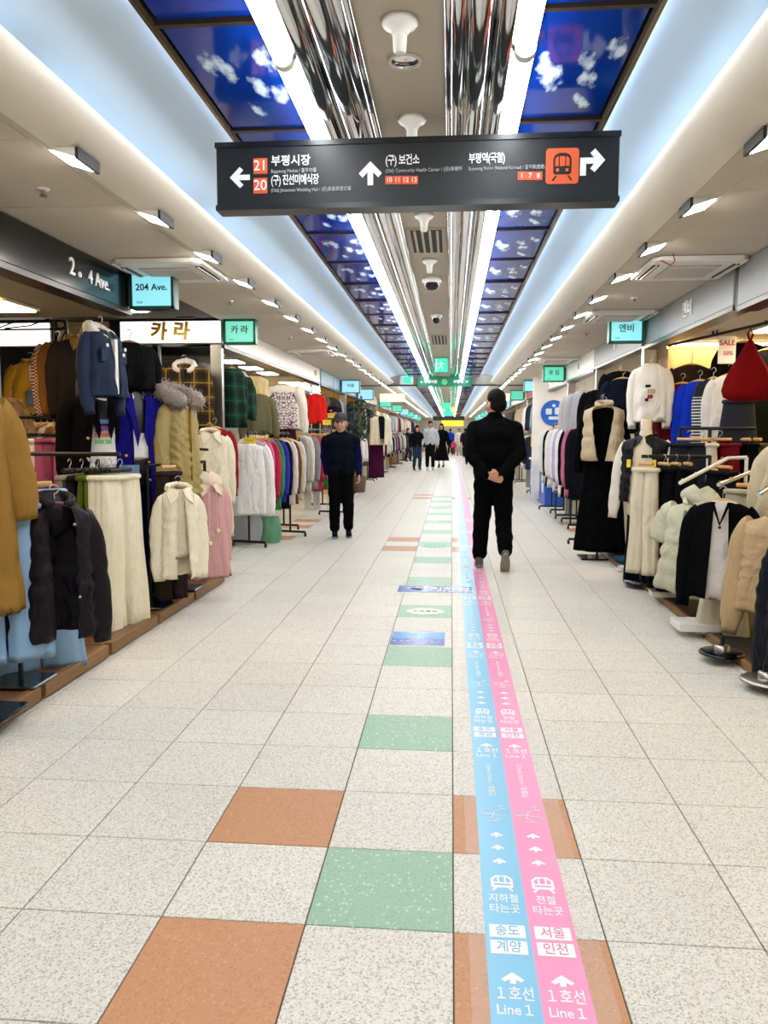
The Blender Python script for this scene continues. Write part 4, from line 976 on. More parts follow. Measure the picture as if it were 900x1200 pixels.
def single_stand(label, x, y, z, z0, arm=(0, 0), plate=(.17, .17), name='display_stand', m=None, pm=None, round_=False, hgt=None):
    """one upright on a base plate with an arm for a single garment"""
    m = m or STEEL; r = empty(name, (x, y, z0)); tag(r, label, 'display stand')
    h = z-z0
    if round_: MB().lathe([(plate[0], 0), (plate[0], .008), (plate[0]*.9, .016), (.03, .02)], 36).build('base_plate', pm or BRUSH, r); MB().lathe([(.045, .018), (.045, .05), (.03, .055)], 20).build('collar', BRUSH, r)
    else: MB().bbox(-plate[0], plate[0], -plate[1], plate[1], 0, .02, .012).build('base_plate', pm or mat('glossy_base', '#131820', .15), r)
    MB().tube([(0, 0, .01), (0, 0, h)], .013, 8).build('post', m, r)
    if arm != (0, 0): MB().tube([(0, 0, h-.005), (arm[0], arm[1], h+.01)], .011, 8).build('arm', m, r)
    return r
# ------------------------------------------------------------------ left platform and the corner shop's clothes
def D(g): return math.radians(g)
def gp(px_, yt, yb, Y): a, b = at(px_, yt, Y=Y), at(px_, yb, Y=Y); return a, a.z-b.z
LAM = wood('brown_laminate', '#4f3321', '#79533a', .3); EDGEW = wood('platform_edge_wood', '#64462a', '#96703f', .5)
pf = empty('display_platform', (0, 0, 0)); tag(pf, 'low brown wooden display platform along the left shop front', 'platform')
XPL = -2.10
for k in range(8):
    x1 = XPL-.05-k*.19
    for q in range(2): MB().bbox(x1-.188, x1, 2.2+q*2.42, 2.2+q*2.42+2.40, .03, .078, .003).build('plank', LAM, pf)
for k in range(6): MB().bbox(XPL-.048, XPL, 2.2+k*.81+.004, 2.2+k*.81+.77, .012, .085, .004).build('edge_board', EDGEW, pf)
MB().box(XPL-1.5, XPL-.06, 2.2, 7.0, .0, .03).build('underframe', STEEL, pf)
MB().bbox(XPL-1.55, XPL, 7.04, 7.10, .012, .085, .004).build('edge_board', EDGEW, pf)
ZP = .08
def plate_stand(px_, py, label, z, arm=(0, 0), sz=(.15, .13)):
    p = at(px_, py, Z=ZP+.01); return single_stand(label, p.x-.14, p.y+.06, z, ZP, arm, sz)
plate_stand(-6, 842, 'black base plate stand at the bottom left corner of the view', 1.2, (-.2, .3), (.20, .15))
plate_stand(48, 803, 'black base plate stand under the light blue jeans', 1.17, (.06, -.1), (.14, .13))
plate_stand(195, 712, 'black base plate stand under the cream quilted jacket', 1.15, (.12, -.05), (.13, .13))
plate_stand(233, 691, 'black base plate stand under the pink hooded coat', 1.15, (.1, .0), (.13, .13))
TAN = '#8c6a33'
p, L = gp(-46, 462, 722, 3.3)
c = top('long_coat', 'long tan coat hanging at the left edge of the view', p, D(60), color=TAN, cat='coat', L=L, ws=.19, wh=.24, d=.12, Ls=.52, r0=.085, r1=.075, spread=.10, seed=1, collar='flat', fold=.05)
DEN = mat('light_denim', '#86a9cc', .85, 0, .22, 10, .25, 160); DEND = mat('dark_denim', '#0a1b3a', .85, 0, .6, 7, .25, 160)
trousers('jeans', 'light blue jeans showing under the long tan coat', at(0, 590, Y=3.5), D(45), m=DEN, cat='jeans', L=gp(0, 590, 776, 3.5)[1], W=.34, hem=.11, seed=3, pleat=.03)
trousers('jeans', 'light blue wide jeans hanging between tan coat and black jacket', at(38, 574, Y=4.1), D(45), m=DEN, cat='jeans', L=gp(38, 574, 788, 4.1)[1], W=.34, hem=.13, seed=4, pleat=.02)
p, L = gp(64, 592, 745, 3.7)
BP = '#17131a'
c = top('puffer_jacket', 'black hooded puffer jacket hanging low over the platform edge', p, D(48), color=BP, kind='down', cat='jacket', L=L, ws=.165, wh=.18, d=.13, quilt=6, qa=.016, Ls=.66, r0=.07, r1=.058, spread=.06, seed=2, collar='stand', hm=HANGDARK, opening=(.05, .03))
hood_mesh(.13, .13, .2).build('hood', down(BP), c); buttons(c, BRUSH, [(.05, -.135, -.09), (.06, -.145, -.45)], .008)
# row of trousers on the low rail
ZA = at(120, 548, Y=5.1).z
rack('clothes_rack', 'black low rail carrying the row of cream and olive trousers', (-3.05, 5.12), (-2.22, 5.12), ZA+.09, None, posts=(0,), z0=ZP)
cols = [('#8d8574', 'grey corduroy trousers leading the row before the black pair', 82), ('#1d1b1c', 'black trousers between grey and olive pairs', 96), ('#55601f', 'olive green trousers beside the black pair', 106), ('#5d6823', 'olive green trousers beside the cream pairs', 114)]
for k, (c_, lab, x) in enumerate(cols): trousers('trousers', lab, at(x, 556, Y=5.1), D(90), 'trousers on the low left rail', c_, L=1.02, W=.34, d=.035, hem=.10, seed=k, hm=STEEL)
for k, x in enumerate((122, 129, 135, 141)):
    trousers('trousers', ['cream trousers next to the olive pair', 'cream trousers second in the cream group', 'cream trousers third in the cream group', 'wide cream trousers ending the row above the platform edge'][k], at(x, 556, Y=5.1+.01*k), D(80 if k < 3 else 72), 'trousers on the low left rail', '#e3d9c0', L=1.08 if k < 3 else 1.12, W=.34, d=.05, hem=.09+.01*k, seed=10+k, pleat=.05, hm=STEEL)
# second rail behind
ZB = at(60, 505, Y=6.2).z
rack('clothes_rack', 'black rail with pink and white trousers behind the low rail', (-3.72, 6.22), (-2.92, 6.22), ZB+.11, None, posts=(1,), z0=ZP)
for c_, lab, x, yw in (('#22324e', 'navy trousers at the start of the rear rail', 25, 90), ('#8c8268', 'khaki trousers on the rear rail', 34, 90), ('#e4ddd6', 'white trousers beside the khaki pair on the rear rail', 44, 88), ('#e8e2da', 'white trousers beside the pink pair on the rear rail', 52, 84), ('#b0587a', 'deep pink trousers on the rear rail', 65, 62), ('#b35c7e', 'pink trousers last on the rear rail by the black blazer', 90, 55)):
    trousers('trousers', lab, at(x, 514, Y=6.2), D(yw), 'trousers on the rear left rail', c_, L=1.0, W=.38, d=.05, hem=.12, seed=int(x), pleat=.02, hm=STEEL)
# tops on the shoulder rail
rack('clothes_rack', 'black shoulder-high rail of earth coloured tops behind the trousers', (-4.25, 6.95), (-3.2, 6.95), at(40, 486, Y=6.95).z+.0, None, posts=(0,), z0=ZP)
for k, (c_, nm) in enumerate((('#b98c4c', 'camel'), ('#1f6b35', 'green'), ('#c9b48c', 'cream'), ('#8c5a34', 'brown'), ('#d8b98a', 'pale tan'), ('#c98a3c', 'amber'), ('#7d6a30', 'olive'), ('#d9c3a0', 'beige'), ('#96602f', 'rust'))):
    top('knit_top', '%s top among those on the shoulder rail behind the trousers' % nm, at(10+7.6*k, 497, Y=6.95), D(84), 'tops on the shoulder rail', c_, cat='top', L=.62, ws=.20, wh=.22, d=.05, Ls=.55, r0=.055, r1=.04, spread=.03, seed=k, n=12)
top('knit_top', 'beige fleece pullover hanging before the tops on the shoulder rail', at(14, 472, Y=6.5), D(70), None, '#a8825a', cat='pullover', L=.30, ws=.12, wh=.15, d=.08, Ls=.28, seed=51, collar='ring')
# wall and soffit pieces
MUS = '#b98726'
c = top('fleece_jacket', 'mustard pullover with a grey blue pocket on the dark wall', at(36, 425, Y=7.7), D(18), None, MUS, cat='pullover', L=.55, ws=.19, wh=.22, d=.07, Ls=.50, r0=.065, r1=.05, spread=.05, seed=5, collar='ring', hm=HANGDARK)
pocket(c, fabric('#5f6a80'), .06, -.28, .2, .16, .08); zipper(c, BRUSH, .2, .065)
top('tweed_coat', 'red and cream houndstooth coat hanging behind the trousers', at(68, 402, Y=6.6), D(64), None, m=checks('houndstooth', '#7a3026', '#d8b9a0', .028), cat='coat', L=.62, ws=.19, wh=.2, d=.07, Ls=.58, spread=.02, seed=6, hm=HANGDARK)
top('coat', 'brown corduroy coat beside the houndstooth coat', at(78, 400, Y=6.5), D(62), None, '#7c5327', cat='coat', L=.66, ws=.2, wh=.22, d=.09, Ls=.58, spread=.03, seed=7, hm=HANGDARK)
top('coat', 'dark jacket with tan lapels behind the denim jacket', at(92, 398, Y=6.3), D(50), None, '#231d1a', cat='jacket', L=.62, ws=.2, wh=.22, d=.09, Ls=.58, spread=.03, seed=8, hm=HANGDARK, collar='flat', collar_m=fabric('#8a6a34'))
SHERPA = mat('white_sherpa', '#e9e2d8', .95, 0, .08, 30, .9, 90)
p, L = gp(118, 388, 462, 5.35)
c = top('denim_jacket', 'dark denim jacket with a white fleece collar hung under the black fascia', p, D(80), None, m=DEND, cat='jacket', L=L+.02, ws=.185, wh=.20, d=.14, Ls=.52, r0=.065, r1=.055, spread=.0, seed=9, collar='fleece', collar_m=SHERPA, hm=HANGDARK, opening=(.012, .02))
MB().box(-.016, .016, -.120, -.08, -L, -.06).build('fleece_placket', SHERPA, c); pocket(c, DEND, .10, -.13, .10, .09, .122); pocket(c, DEND, -.10, -.13, .10, .09, .122)
buttons(c, mat('white_badge', '#e8e4e0', .5), [(-.10, -.14, -.11), (.11, -.14, -.12), (.09, -.14, -.16)], .013)
MB().tube([p+Vector((0, 0, .10)), p+Vector((0, 0, .16))], .004, 6).build('fascia_hook', BRUSH, c).parent = None
bpy.data.objects.remove(bpy.data.objects['fascia_hook'])
top('coat', 'black coat hanging behind the denim jacket', at(152, 402, Y=5.9), D(50), None, '#0a0a0d', cat='coat', L=.36, ws=.19, wh=.19, d=.12, Ls=.36, spread=.02, seed=11, hm=HANGDARK)
# mannequins
def bust(label, pos, yaw, zfloor, bm='#0c0c0e'):
    r = empty('mannequin', (pos.x, pos.y, zfloor), yaw); tag(r, label, 'mannequin'); h = pos.z-zfloor; BM = mat('mannequin_'+bm, bm, .4)
    rings = []
    for z, w, d in ((.16, .035, .035), (.14, .05, .05), (.06, .048, .05), (.02, .06, .055), (-.02, .11, .06), (-.06, .16, .08), (-.2, .15, .10), (-.38, .125, .08), (-.55, .155, .1), (-.7, .14, .09), (-.74, .05, .05)):
        g = np.linspace(0, 2*math.pi, 20, endpoint=False); rings.append(np.stack([np.cos(g)*w, np.sin(g)*d, np.full(20, h+z)], 1))
    loft(rings).build('bust', BM, r); MB().tube([(0, 0, .02), (0, 0, h-.7)], .014, 8).build('pole', STEEL, r)
    MB().lathe([(.16, 0), (.16, .012), (.03, .02)], 28).build('base', mat('glossy_base', '#131820', .15), r); return r
WT = fabric('#e8e6e4'); BRASS = mat('brass_button', '#c9a24a', .25, .9)
p, L = gp(118, 462, 575, 5.75); yw = D(34)
bust('black mannequin wearing the black blazer and white tee', p, yw, ZP)
c = top('blazer', 'black blazer with gold buttons over a white tee on a mannequin', p, yw, None, '#0a0a0f', cat='blazer', L=.78, ws=.225, wh=.24, d=.14, Ls=.60, r0=.08, r1=.06, spread=.07, seed=12, hang=False, opening=(.04, .12), inner=(WT, .56))
lapels(c, fabric('#0a0a0f'), .06, .34, .14, (.03, .08)); buttons(c, BRASS, [(-.12, -.148, -.33), (-.125, -.15, -.48), (.15, -.148, -.46)], .013)
for k, (cc, w) in enumerate((('#7fa8e0', .13), ('#c86fd0', .12), ('#e0946f', .13), ('#7fd08a', .12))): MB().box(-.07, -.07+w, -.100, -.090, -.22-k*.05, -.19-k*.05).build('tee_print', fabric(cc), c)
trousers('jeans', 'dark blue jeans below the white tee of the black blazer', at(124, 556, Y=5.82), yw, m=DEND, cat='jeans', L=.75, W=.34, d=.09, hem=.09, seed=14, hang=None)
p, L = gp(157, 462, 705, 5.9)
bust('black mannequin wearing the royal blue coat', p, D(46), ZP)
RB = '#17126e'
c = top('long_coat', 'long royal blue coat over a white tee on a mannequin', p, D(46), None, RB, cat='coat', L=L-.02, ws=.215, wh=.27, d=.14, Ls=.62, r0=.08, r1=.065, spread=.06, seed=13, hang=False, opening=(.035, .05), inner=(WT, .52))
lapels(c, fabric(RB), .06, .40, .14, (.025, .05)); buttons(c, BRASS, [(.05, -.15, -.52), (.05, -.155, -.66)], .012)
top('denim_cuff_shirt', 'faded denim shirt hanging low between the black blazer and blue coat', at(152, 545, Y=5.6), D(40), None, m=mat('mid_denim', '#5a7594', .85, 0, .3, 12), cat='shirt', L=.22, ws=.07, wh=.07, d=.04, Ls=.2, sleeves=False, seed=15, hang=False)
KH = '#a2905c'
p, L = gp(207, 474, 580, 6.15)
c = top('parka', 'khaki quilted parka with a grey fur trimmed hood', p, D(72), None, KH, kind='down', cat='parka', L=L, ws=.16, wh=.175, d=.15, quilt=9, qa=.026, chev=2.2, Ls=.62, r0=.09, r1=.07, spread=.05, seed=16, collar='fur', collar_m=mat('grey_fur', '#a89c92', .95, 0, .25, 40, 1.0, 120), n=40)
zipper(c, BRASS, L, .16)
p, L = gp(216, 428, 502, 7.75)
c = top('plaid_jacket', 'dark plaid jacket with a white fleece collar on the mirror panel', p, D(10), None, m=plaid('dark_plaid', '#4a3820', '#17130f', '#a8822e', .14), cat='jacket', L=L, ws=.21, wh=.22, d=.10, Ls=.60, spread=.04, seed=17, collar='fleece', collar_m=SHERPA, hm=HANGDARK); zipper(c, STEEL, L, .10)
p, L = gp(246, 508, 600, 7.3)
c = top('fleece_jacket', 'cream fleece jacket with open collar on a dark hanger', p, D(30), None, '#ded5bd', cat='jacket', L=.66, ws=.17, wh=.19, d=.11, Ls=.62, spread=.02, seed=18, collar='flat', hm=HANGDARK)
top('sweater', 'red sweater mostly hidden behind the cream fleece jacket', at(252, 502, Y=7.65), D(34), None, '#8a1d1c', cat='sweater', L=.66, ws=.16, wh=.18, d=.09, Ls=.62, spread=.02, seed=19)
trousers('trousers', 'dark brown trousers hanging behind the cream quilted jacket', at(197, 552, Y=5.75), D(60), None, '#2b2422', L=gp(192, 552, 702, 5.75)[1], W=.22, d=.05, hem=.07, seed=20)
p, L = gp(209, 574, 676, 5.55)
c = top('quilted_jacket', 'cream quilted jacket with a pointed collar above the base plates', p, D(34), None, '#ece2cb', kind='down', cat='jacket', L=L, ws=.135, wh=.15, d=.12, quilt=7, qa=.015, Ls=.60, r0=.06, r1=.052, spread=.03, seed=21, collar='flat', hm=HANGDARK, opening=(.012, .03), inner=(fabric('#d8cbb2'), .5))
p, L = gp(243, 568, 676, 6.3)
PKC = '#cfa09e'
c = top('hooded_coat', 'dusty pink hooded coat with pompom cords at the platform end', p, D(36), None, PKC, cat='coat', L=L, ws=.145, wh=.19, d=.12, Ls=.58, r0=.058, spread=.0, seed=22, fold=.09)
hood_mesh(.12, .12, .17).build('hood', fabric('#dcc8b4'), c, (0, -.04, .04)); flat_collar(.09, .09, .1).build('hood_edge', fabric('#dcc8b4'), c)
for s in (-1, 1):
    MB().tube([(s*.03, -.125, -.05), (s*.035, -.135, -.4+.05*s)], .003, 5).build('cord', fabric('#e4d6c4'), c); MB().lathe([(.004, .02), (.018, .012), (.02, 0), (.018, -.012), (.004, -.02)], 12).build('pompom', fabric('#e4d6b0'), c, (s*.035, -.137, -.42+.05*s))
top('sweatshirt', 'cream sweatshirt tucked behind the pink hooded coat', at(236, 553, Y=6.95), D(40), None, '#d9cfb4', cat='sweatshirt', L=.6, ws=.2, wh=.22, d=.08, Ls=.55, seed=23)
bar2 = MB().tube([at(205, 537, Y=6.9), at(222, 537, Y=6.7)], .010, 8).build('rail_stub', STEEL)
bpy.data.objects.remove(bar2)
rk = rack('clothes_rack', 'black four-way rail behind the khaki parka', tuple(at(190, 555, Y=6.35).xy), tuple(at(240, 555, Y=6.8).xy), at(230, 542, Y=6.6).z, None, posts=(1,), z0=ZP)
MB().tube([at(228, 546, Y=6.7)-rk.location, at(228, 526, Y=6.7)-rk.location, at(243, 527, Y=6.5)-rk.location], .012, 8).build('upright_arm', STEEL, rk)

# ------------------------------------------------------------------ cream fascia shop
top('plaid_coat', 'dark green plaid coat hanging at the corner of the cream shop', at(272, 432, Y=8.75), D(55), None, m=plaid('green_plaid', '#123a2b', '#0b1512', '#1f5138', .16), cat='coat', L=.66, ws=.15, wh=.17, d=.12, Ls=.6, r0=.055, spread=.0, seed=24)
top('plaid_shirt', 'green plaid shirt with cream hood beside the plaid coat', at(287, 442, Y=9.3), D(55), None, m=plaid('green_plaid', '#123a2b', '#0b1512', '#1f5138', .16), cat='shirt', L=.5, ws=.11, wh=.13, d=.09, Ls=.45, r0=.05, spread=.0, seed=25, collar='hood', collar_m=fabric('#d8ccb2'))
top('vest_top', 'pale yellow long top on a dark hanger in the cream shop', at(298, 441, Y=9.9), D(35), None, '#dbc08a', cat='top', L=.62, ws=.19, wh=.2, d=.07, sleeves=False, seed=26, hm=HANGDARK)
top('check_jacket', 'olive check jacket in front of the pale yellow top', at(303, 462, Y=9.8), D(35), None, m=checks('olive_check', '#6f6a45', '#4f4c33', .03), cat='jacket', L=.5, ws=.17, wh=.18, d=.07, Ls=.5, seed=27)
p, L = gp(331, 451, 503, 10.6)
top('patterned_sweater', 'cream sweater with purple scroll pattern and puffed sleeves', p, D(22), None, m=checks('scroll_knit', '#e3dac8', '#6d3a68', 26, True), cat='sweater', L=L, ws=.22, wh=.23, d=.09, Ls=.62, r0=.1, r1=.06, spread=.11, seed=28, collar='crew', smat=fabric('#e3dac8'), hm=STEEL)
skirt('skirt', 'plum skirt hanging below the patterned sweater', at(331, 494, Y=10.75), D(20), '#4a1f38', L=.35, W=.34, hem=.4)
top('sweater', 'bright red sweater on the steel pillar', at(370, 462, Y=14.0), D(25), None, '#d0231c', cat='sweater', L=.52, ws=.14, wh=.2, d=.08, Ls=.5, r0=.06, spread=.0, seed=29)
bl = empty('boucle_bag', at(391, 483, Y=14.6)); tag(bl, 'black round bag with pink marks beyond the red sweater', 'bag')
MB().lathe([(.03, -.13), (.14, -.11), (.17, -.02), (.15, .08), (.05, .12)], 20).build('body', fabric('#15121a'), bl); MB().tube([(-.1, 0, .09), (-.06, 0, .16), (.06, 0, .16), (.1, 0, .09)], .008, 6).build('handle', STEEL, bl); MB().tube([(0, 0, .16), (0, 0, 2.42-bl.location.z)], .003, 5).build('hanging_cord', STEEL, bl)
for x, z in ((-.03, .02), (.05, -.02)): MB().bbox(x-.03, x+.03, -.175, -.16, z-.012, z+.02, .004).build('mark', fabric('#c86a80'), bl)
for k, (x, y, Y) in enumerate(((292, 517, 9.3), (344, 512, 10.9), (383, 495, 13.6), (388, 487, 14.2))):
    p = at(x, y, Y=Y); r = empty('price_card', p); tag(r, ['yellow price card on the white hoodie hanger', 'yellow price card over the brown end of the first rail', 'large yellow price card near the capped man', 'yellow price card behind the capped man'][k], 'price card')
    if k > 1: MB().tube([(0, .003, -.04), (0, .003, -p.z)], .004, 5).build('stem', BRUSH, r)
    MB().bbox(-.07, .07, -.002, .002, -.045, .045, .003).build('card', mat('yellow_card', '#f0d53a', .6), r); MB().tube([(0, 0, .045), (0, 0, .085)], .003, 5).build('clip', BRUSH, r)
    link('lettering', text_mesh('19.9', .05, mat('orange_ink', '#c98a1c', .6), .0006), r, (0, -.003, 0), FACE_CAM)
def row_rack(label, a, b, z, items, group, L=.78, jig=.02, yaw_add=0, ws=.2, seed=0, d=.05, **kw):
    r = rack('clothes_rack', label, a, b, z, 'bar'); a, b = Vector(a), Vector(b); dr = math.atan2(b.y-a.y, b.x-a.x)-math.pi/2
    for k, (c_, lab) in enumerate(items):
        t = (k+.5)/len(items); p = a.lerp(b, t); rn = random.Random(seed*50+k)
        top(lab[1], lab[0], (p.x, p.y, z-.075), dr+yaw_add+rn.uniform(-.08, .08), group, None if not isinstance(c_, str) else c_, m=None if isinstance(c_, str) else c_, cat=lab[2], L=L+rn.uniform(-.05, .06), ws=ws, wh=ws+.02, d=d, Ls=L*.78, r0=.06, r1=.045, spread=.03, seed=(seed+k) % 5, n=12, **kw)
    return r
WH = '#eceae6'
z1 = at(300, 510, Y=9.5).z+.02
p, L = gp(288, 520, 608, 9.30)
c = top('hoodie', 'white hoodie with drawcords facing out at the end of the rail', p, D(6), None, WH, cat='hoodie', L=L-.05, ws=.245, wh=.25, d=.12, Ls=L-.09, r0=.08, r1=.06, spread=.06, seed=30, collar='hood')
for s in (-1, 1): MB().tube([(s*.03, -.10, -.03), (s*.035, -.125, -.38)], .005, 6).build('drawcord', fabric('#dcd6cc'), c)
ORY = [('#c9b4c4', ('pale lilac sweatshirt right behind the white hoodie', 'sweatshirt', 'sweatshirt')), ('#cf6f92', ('pink sweatshirt on the first rail', 'sweatshirt', 'sweatshirt')), ('#bf2f4c', ('crimson sweatshirt on the first rail', 'sweatshirt', 'sweatshirt')), ('#3f8f5f', ('green sweatshirt on the first rail', 'sweatshirt', 'sweatshirt')), ('#3a34a8', ('violet blue sweatshirt on the first rail', 'sweatshirt', 'sweatshirt')),
       ('#17171d', ('black sweatshirt on the first rail', 'sweatshirt', 'sweatshirt')), ('#e2dcd6', ('off-white sweatshirt after the black one', 'sweatshirt', 'sweatshirt')), ('#7c4423', ('rust brown sweatshirt on the first rail', 'sweatshirt', 'sweatshirt')), ('#e0d8ca', ('cream sweatshirt after the rust brown one', 'sweatshirt', 'sweatshirt'))]
row_rack('black wheeled rail of coloured sweatshirts behind the white hoodie', (-2.46, 9.38), (-2.17, 10.45), z1, ORY, 'sweatshirts on the first rail', .84, seed=1)
OR2 = [('#332a1c', ('dark olive sweatshirt starting the second rail', 'sweatshirt', 'sweatshirt')), (checks('bw_check', '#d8d4cc', '#2a2a2c', .02), ('black and white check shirt on the second rail', 'shirt', 'shirt')), ('#ded6c4', ('cream sweater on the second rail', 'sweater', 'sweater')), ('#8f8a92', ('grey sweatshirt on the second rail', 'sweatshirt', 'sweatshirt')), ('#b03848', ('red sweater on the second rail', 'sweater', 'sweater')), ('#2f7d4f', ('green sweater on the second rail', 'sweater', 'sweater')), ('#a5562f', ('orange brown sweater on the second rail', 'sweater', 'sweater')), ('#e0dcd4', ('white sweater ending the second rail', 'sweater', 'sweater')), ('#1f222c', ('dark navy sweater ending the second rail', 'sweater', 'sweater'))]
row_rack('black wheeled rail of mixed sweaters beside the capped man', (-2.42, 11.2), (-2.02, 13.2), at(360, 506, Y=12).z+.03, OR2, 'sweaters on the second rail', .84, seed=2)
pb = empty('plastic_bundle', at(282, 640, Z=0)+Vector((0, .25, 0))); tag(pb, 'clear plastic wrapped bundle under the white hoodie', 'bundle')
cl = bpy.data.materials.new('clear_plastic'); cl.use_nodes = True; q = cl.node_tree.nodes['Principled BSDF']; q.inputs['Base Color'].default_value = (.5, .53, .58, 1); q.inputs['Roughness'].default_value = .15; q.inputs['Alpha'].default_value = .75
rings = []
for i in range(9):
    v = i/8; g = np.linspace(0, 2*math.pi, 24, endpoint=False); f = 1+.08*np.sin(5*g+6*v)+.05*np.sin(9*g-3*v); w = .22*math.sin(math.pi*(.18+.64*v))**.5
    rings.append(np.stack([np.cos(g)*w*f, np.sin(g)*w*.7*f, np.full(24, .46*v)], 1))
loft(rings).build('wrap', cl, pb)
gb = loft([r*np.array([.75, .8, .72])+np.array([.27, .12, .0]) for r in rings]).build('plastic_bundle', mat('green_sack', '#5f9a72', .5, 0, .3, 25, .5, 30), None, pb.location); tag(gb, 'green mesh sack standing beside the plastic bundle', 'sack')
# ------------------------------------------------------------------ right platform and the grey fascia shop's clothes
pf = empty('display_platform', (0, 0, 0)); tag(pf, 'low black topped display platform along the right shop front', 'platform')
XPR = 1.74
for k in range(4): MB().bbox(XPR, XPR+.03, 2.6+k*1.82+.003, 2.6+k*1.82+1.81, .0, .05, .003).build('edge_board', EDGEW, pf)
for k in range(4): MB().bbox(XPR+.032, 3.6, 2.6+k*1.82+.002, 2.6+k*1.82+1.816, .0, .045, .003).build('deck_panel', mat('black_deck', '#17191c', .5, 0, .2, 20), pf)
ZR = .05
def rst(px_, py, label, z, rad, pm): p = at(px_, py, Z=ZR+.005); return single_stand(label, p.x, p.y, z, ZR, (0, 0), (rad, rad), round_=True, pm=pm)
rst(846, 765, 'round dark steel base plate standing over the platform edge', .16, .135, mat('dark_mirror', '#2a3038', .12, .9))
rst(898, 797, 'round bright steel base plate at the right edge of the view', .16, .135, BRUSH)
NAVY = '#0d131c'
p, L = gp(958, 640, 795, 4.3)
top('puffer_jacket', 'navy black puffer jacket cut by the right edge of the view', p, D(-50), None, NAVY, kind='down', cat='jacket', L=L, ws=.22, wh=.25, d=.16, quilt=6, qa=.02, Ls=.70, r0=.085, r1=.07, spread=.05, seed=41)
p, L = gp(918, 606, 745, 4.7)
c = top('puffer_jacket', 'beige quilted puffer jacket with knit cuffs near the right edge', p, D(-50), None, '#b49a72', kind='down', cat='jacket', L=L*.82, ws=.22, wh=.24, d=.15, quilt=8, qa=.02, Ls=L*.98, r0=.085, r1=.065, spread=.10, seed=42, collar='stand', collar_m=fabric('#a88f66'))
top('fur_top', 'cream knitted cape hanging at the right edge above the jackets', at(938, 520, Y=5.2), D(-35), None, '#cfc0a0', cat='cape', L=.5, ws=.2, wh=.26, d=.13, Ls=.4, seed=43, fold=.12)
p, L = gp(847, 588, 712, 5.25)
BK = '#07080b'
c = top('cardigan', 'black cardigan open over a white tee on a wooden hanger', p, D(-26), None, BK, cat='cardigan', L=L*.90, ws=.18, wh=.20, d=.10, Ls=L*.92, r0=.062, r1=.052, spread=.06, seed=44, opening=(.03, .05), inner=(fabric('#d9d2ca'), L*.92))
MB().tube([(-.05, -.085, 0), (0, -.10, -.14), (.05, -.085, 0)], .012, 6).build('neck_binding', fabric(BK), c); buttons(c, STEEL, [(0, -.105, -.16)], .01)
trousers('trousers', 'cream trousers showing below the black cardigan', at(850, 640, Y=5.4), D(-30), None, '#cfc6ae', L=gp(850, 640, 745, 5.4)[1], W=.22, d=.05, hem=.09, seed=45, hang=None)
p, L = gp(816, 592, 696, 5.75)
PG = '#c3c2a8'
c = top('short_puffer', 'pale sage short sleeved puffer leaning off its hanger', p, D(-52), None, PG, kind='down', cat='jacket', L=L, ws=.20, wh=.23, d=.14, quilt=5, qa=.022, Ls=.26, r0=.09, r1=.085, spread=.10, seed=46, roll=D(6), collar='stand'); zipper(c, BRUSH, L, .15)
hood_mesh(.14, .13, .18).build('hood', down(PG), c, (0, -.02, .07))
top('pale_shirt', 'pale green shirt tail showing under the sage puffer', at(812, 640, Y=5.95), D(-50), None, '#a9a884', cat='shirt', L=gp(812, 640, 700, 5.95)[1], ws=.14, wh=.16, d=.06, sleeves=False, seed=47, hang=False)
# slanted display arms
def slant(label, a, b, c_, m):
    r = empty('slanted_bracket', a); tag(r, label, 'bracket'); A, B, C_ = Vector((0, 0, 0)), b-a, c_-a
    MB().tube([A, B, C_], .014, 8).build('bar', m, r); MB().tube([C_, (C_.x, C_.y, C_.z-.22)], .014, 8).build('support', m, r)
    for t_ in (.04, .3, .55, .8): q = A.lerp(B, t_); MB().tube([q, q+Vector((0, 0, .022))], .006, 6).build('pin', m, r); 
    return r
slant('white slanted display arm with pins above the sage puffer', at(797, 566, Y=5.6), at(853, 537, Y=6.1), at(875, 536, Y=6.1), WHITEP)
slant('chrome slanted display arm above the black cardigan', at(842, 568, Y=5.2), at(886, 551, Y=5.6), at(892, 551, Y=5.6), CHROME)
slant('short chrome display arm at the right edge', at(889, 580, Y=4.8), at(905, 570, Y=4.9), at(915, 570, Y=4.9), CHROME)
# trousers on two rails
zr = at(800, 535, Y=6.5).z
rack('clothes_rack', 'black rail of trousers on wooden clip hangers by the quilted vest', tuple(at(752, 535, Y=6.5).xy), tuple(at(832, 535, Y=6.5).xy), zr, None, posts=(1,), z0=ZR)
for c_, lab, x, yw, yb in (('#d8cdb6', 'cream trousers at the aisle end of the right rail', 757, -50, 672), ('#0c0d10', 'black trousers beside the cream pair on the right rail', 778, -70, 690), ('#0e0f12', 'black trousers second on the right rail', 792, -80, 690), ('#15171c', 'charcoal trousers last on the right rail', 806, -84, 680)):
    p, L = gp(x, 548, yb, 6.5); trousers('trousers', lab, p, D(yw), 'trousers on the right rail', c_, L=L, W=.22, d=.055, hem=.07, seed=int(x), pleat=.02)
trousers('trousers', 'pale grey corduroy trousers above the beige puffer', at(882, 574, Y=5.7), D(-35), None, '#b3ac98', L=.8, W=.36, d=.06, hem=.12, seed=48, pleat=.05)
trousers('trousers', 'black trousers hung under the white slanted arm', at(846, 552, Y=6.2), D(-70), None, '#101114', L=.8, W=.34, d=.05, hem=.1, seed=49)
rk = rack('clothes_rack', 'black rail of red and dark trousers behind the slanted arms', tuple(at(797, 503, Y=7.1).xy), tuple(at(885, 503, Y=6.9).xy), at(840, 502, Y=7.0).z, None, posts=(0,), z0=ZR)
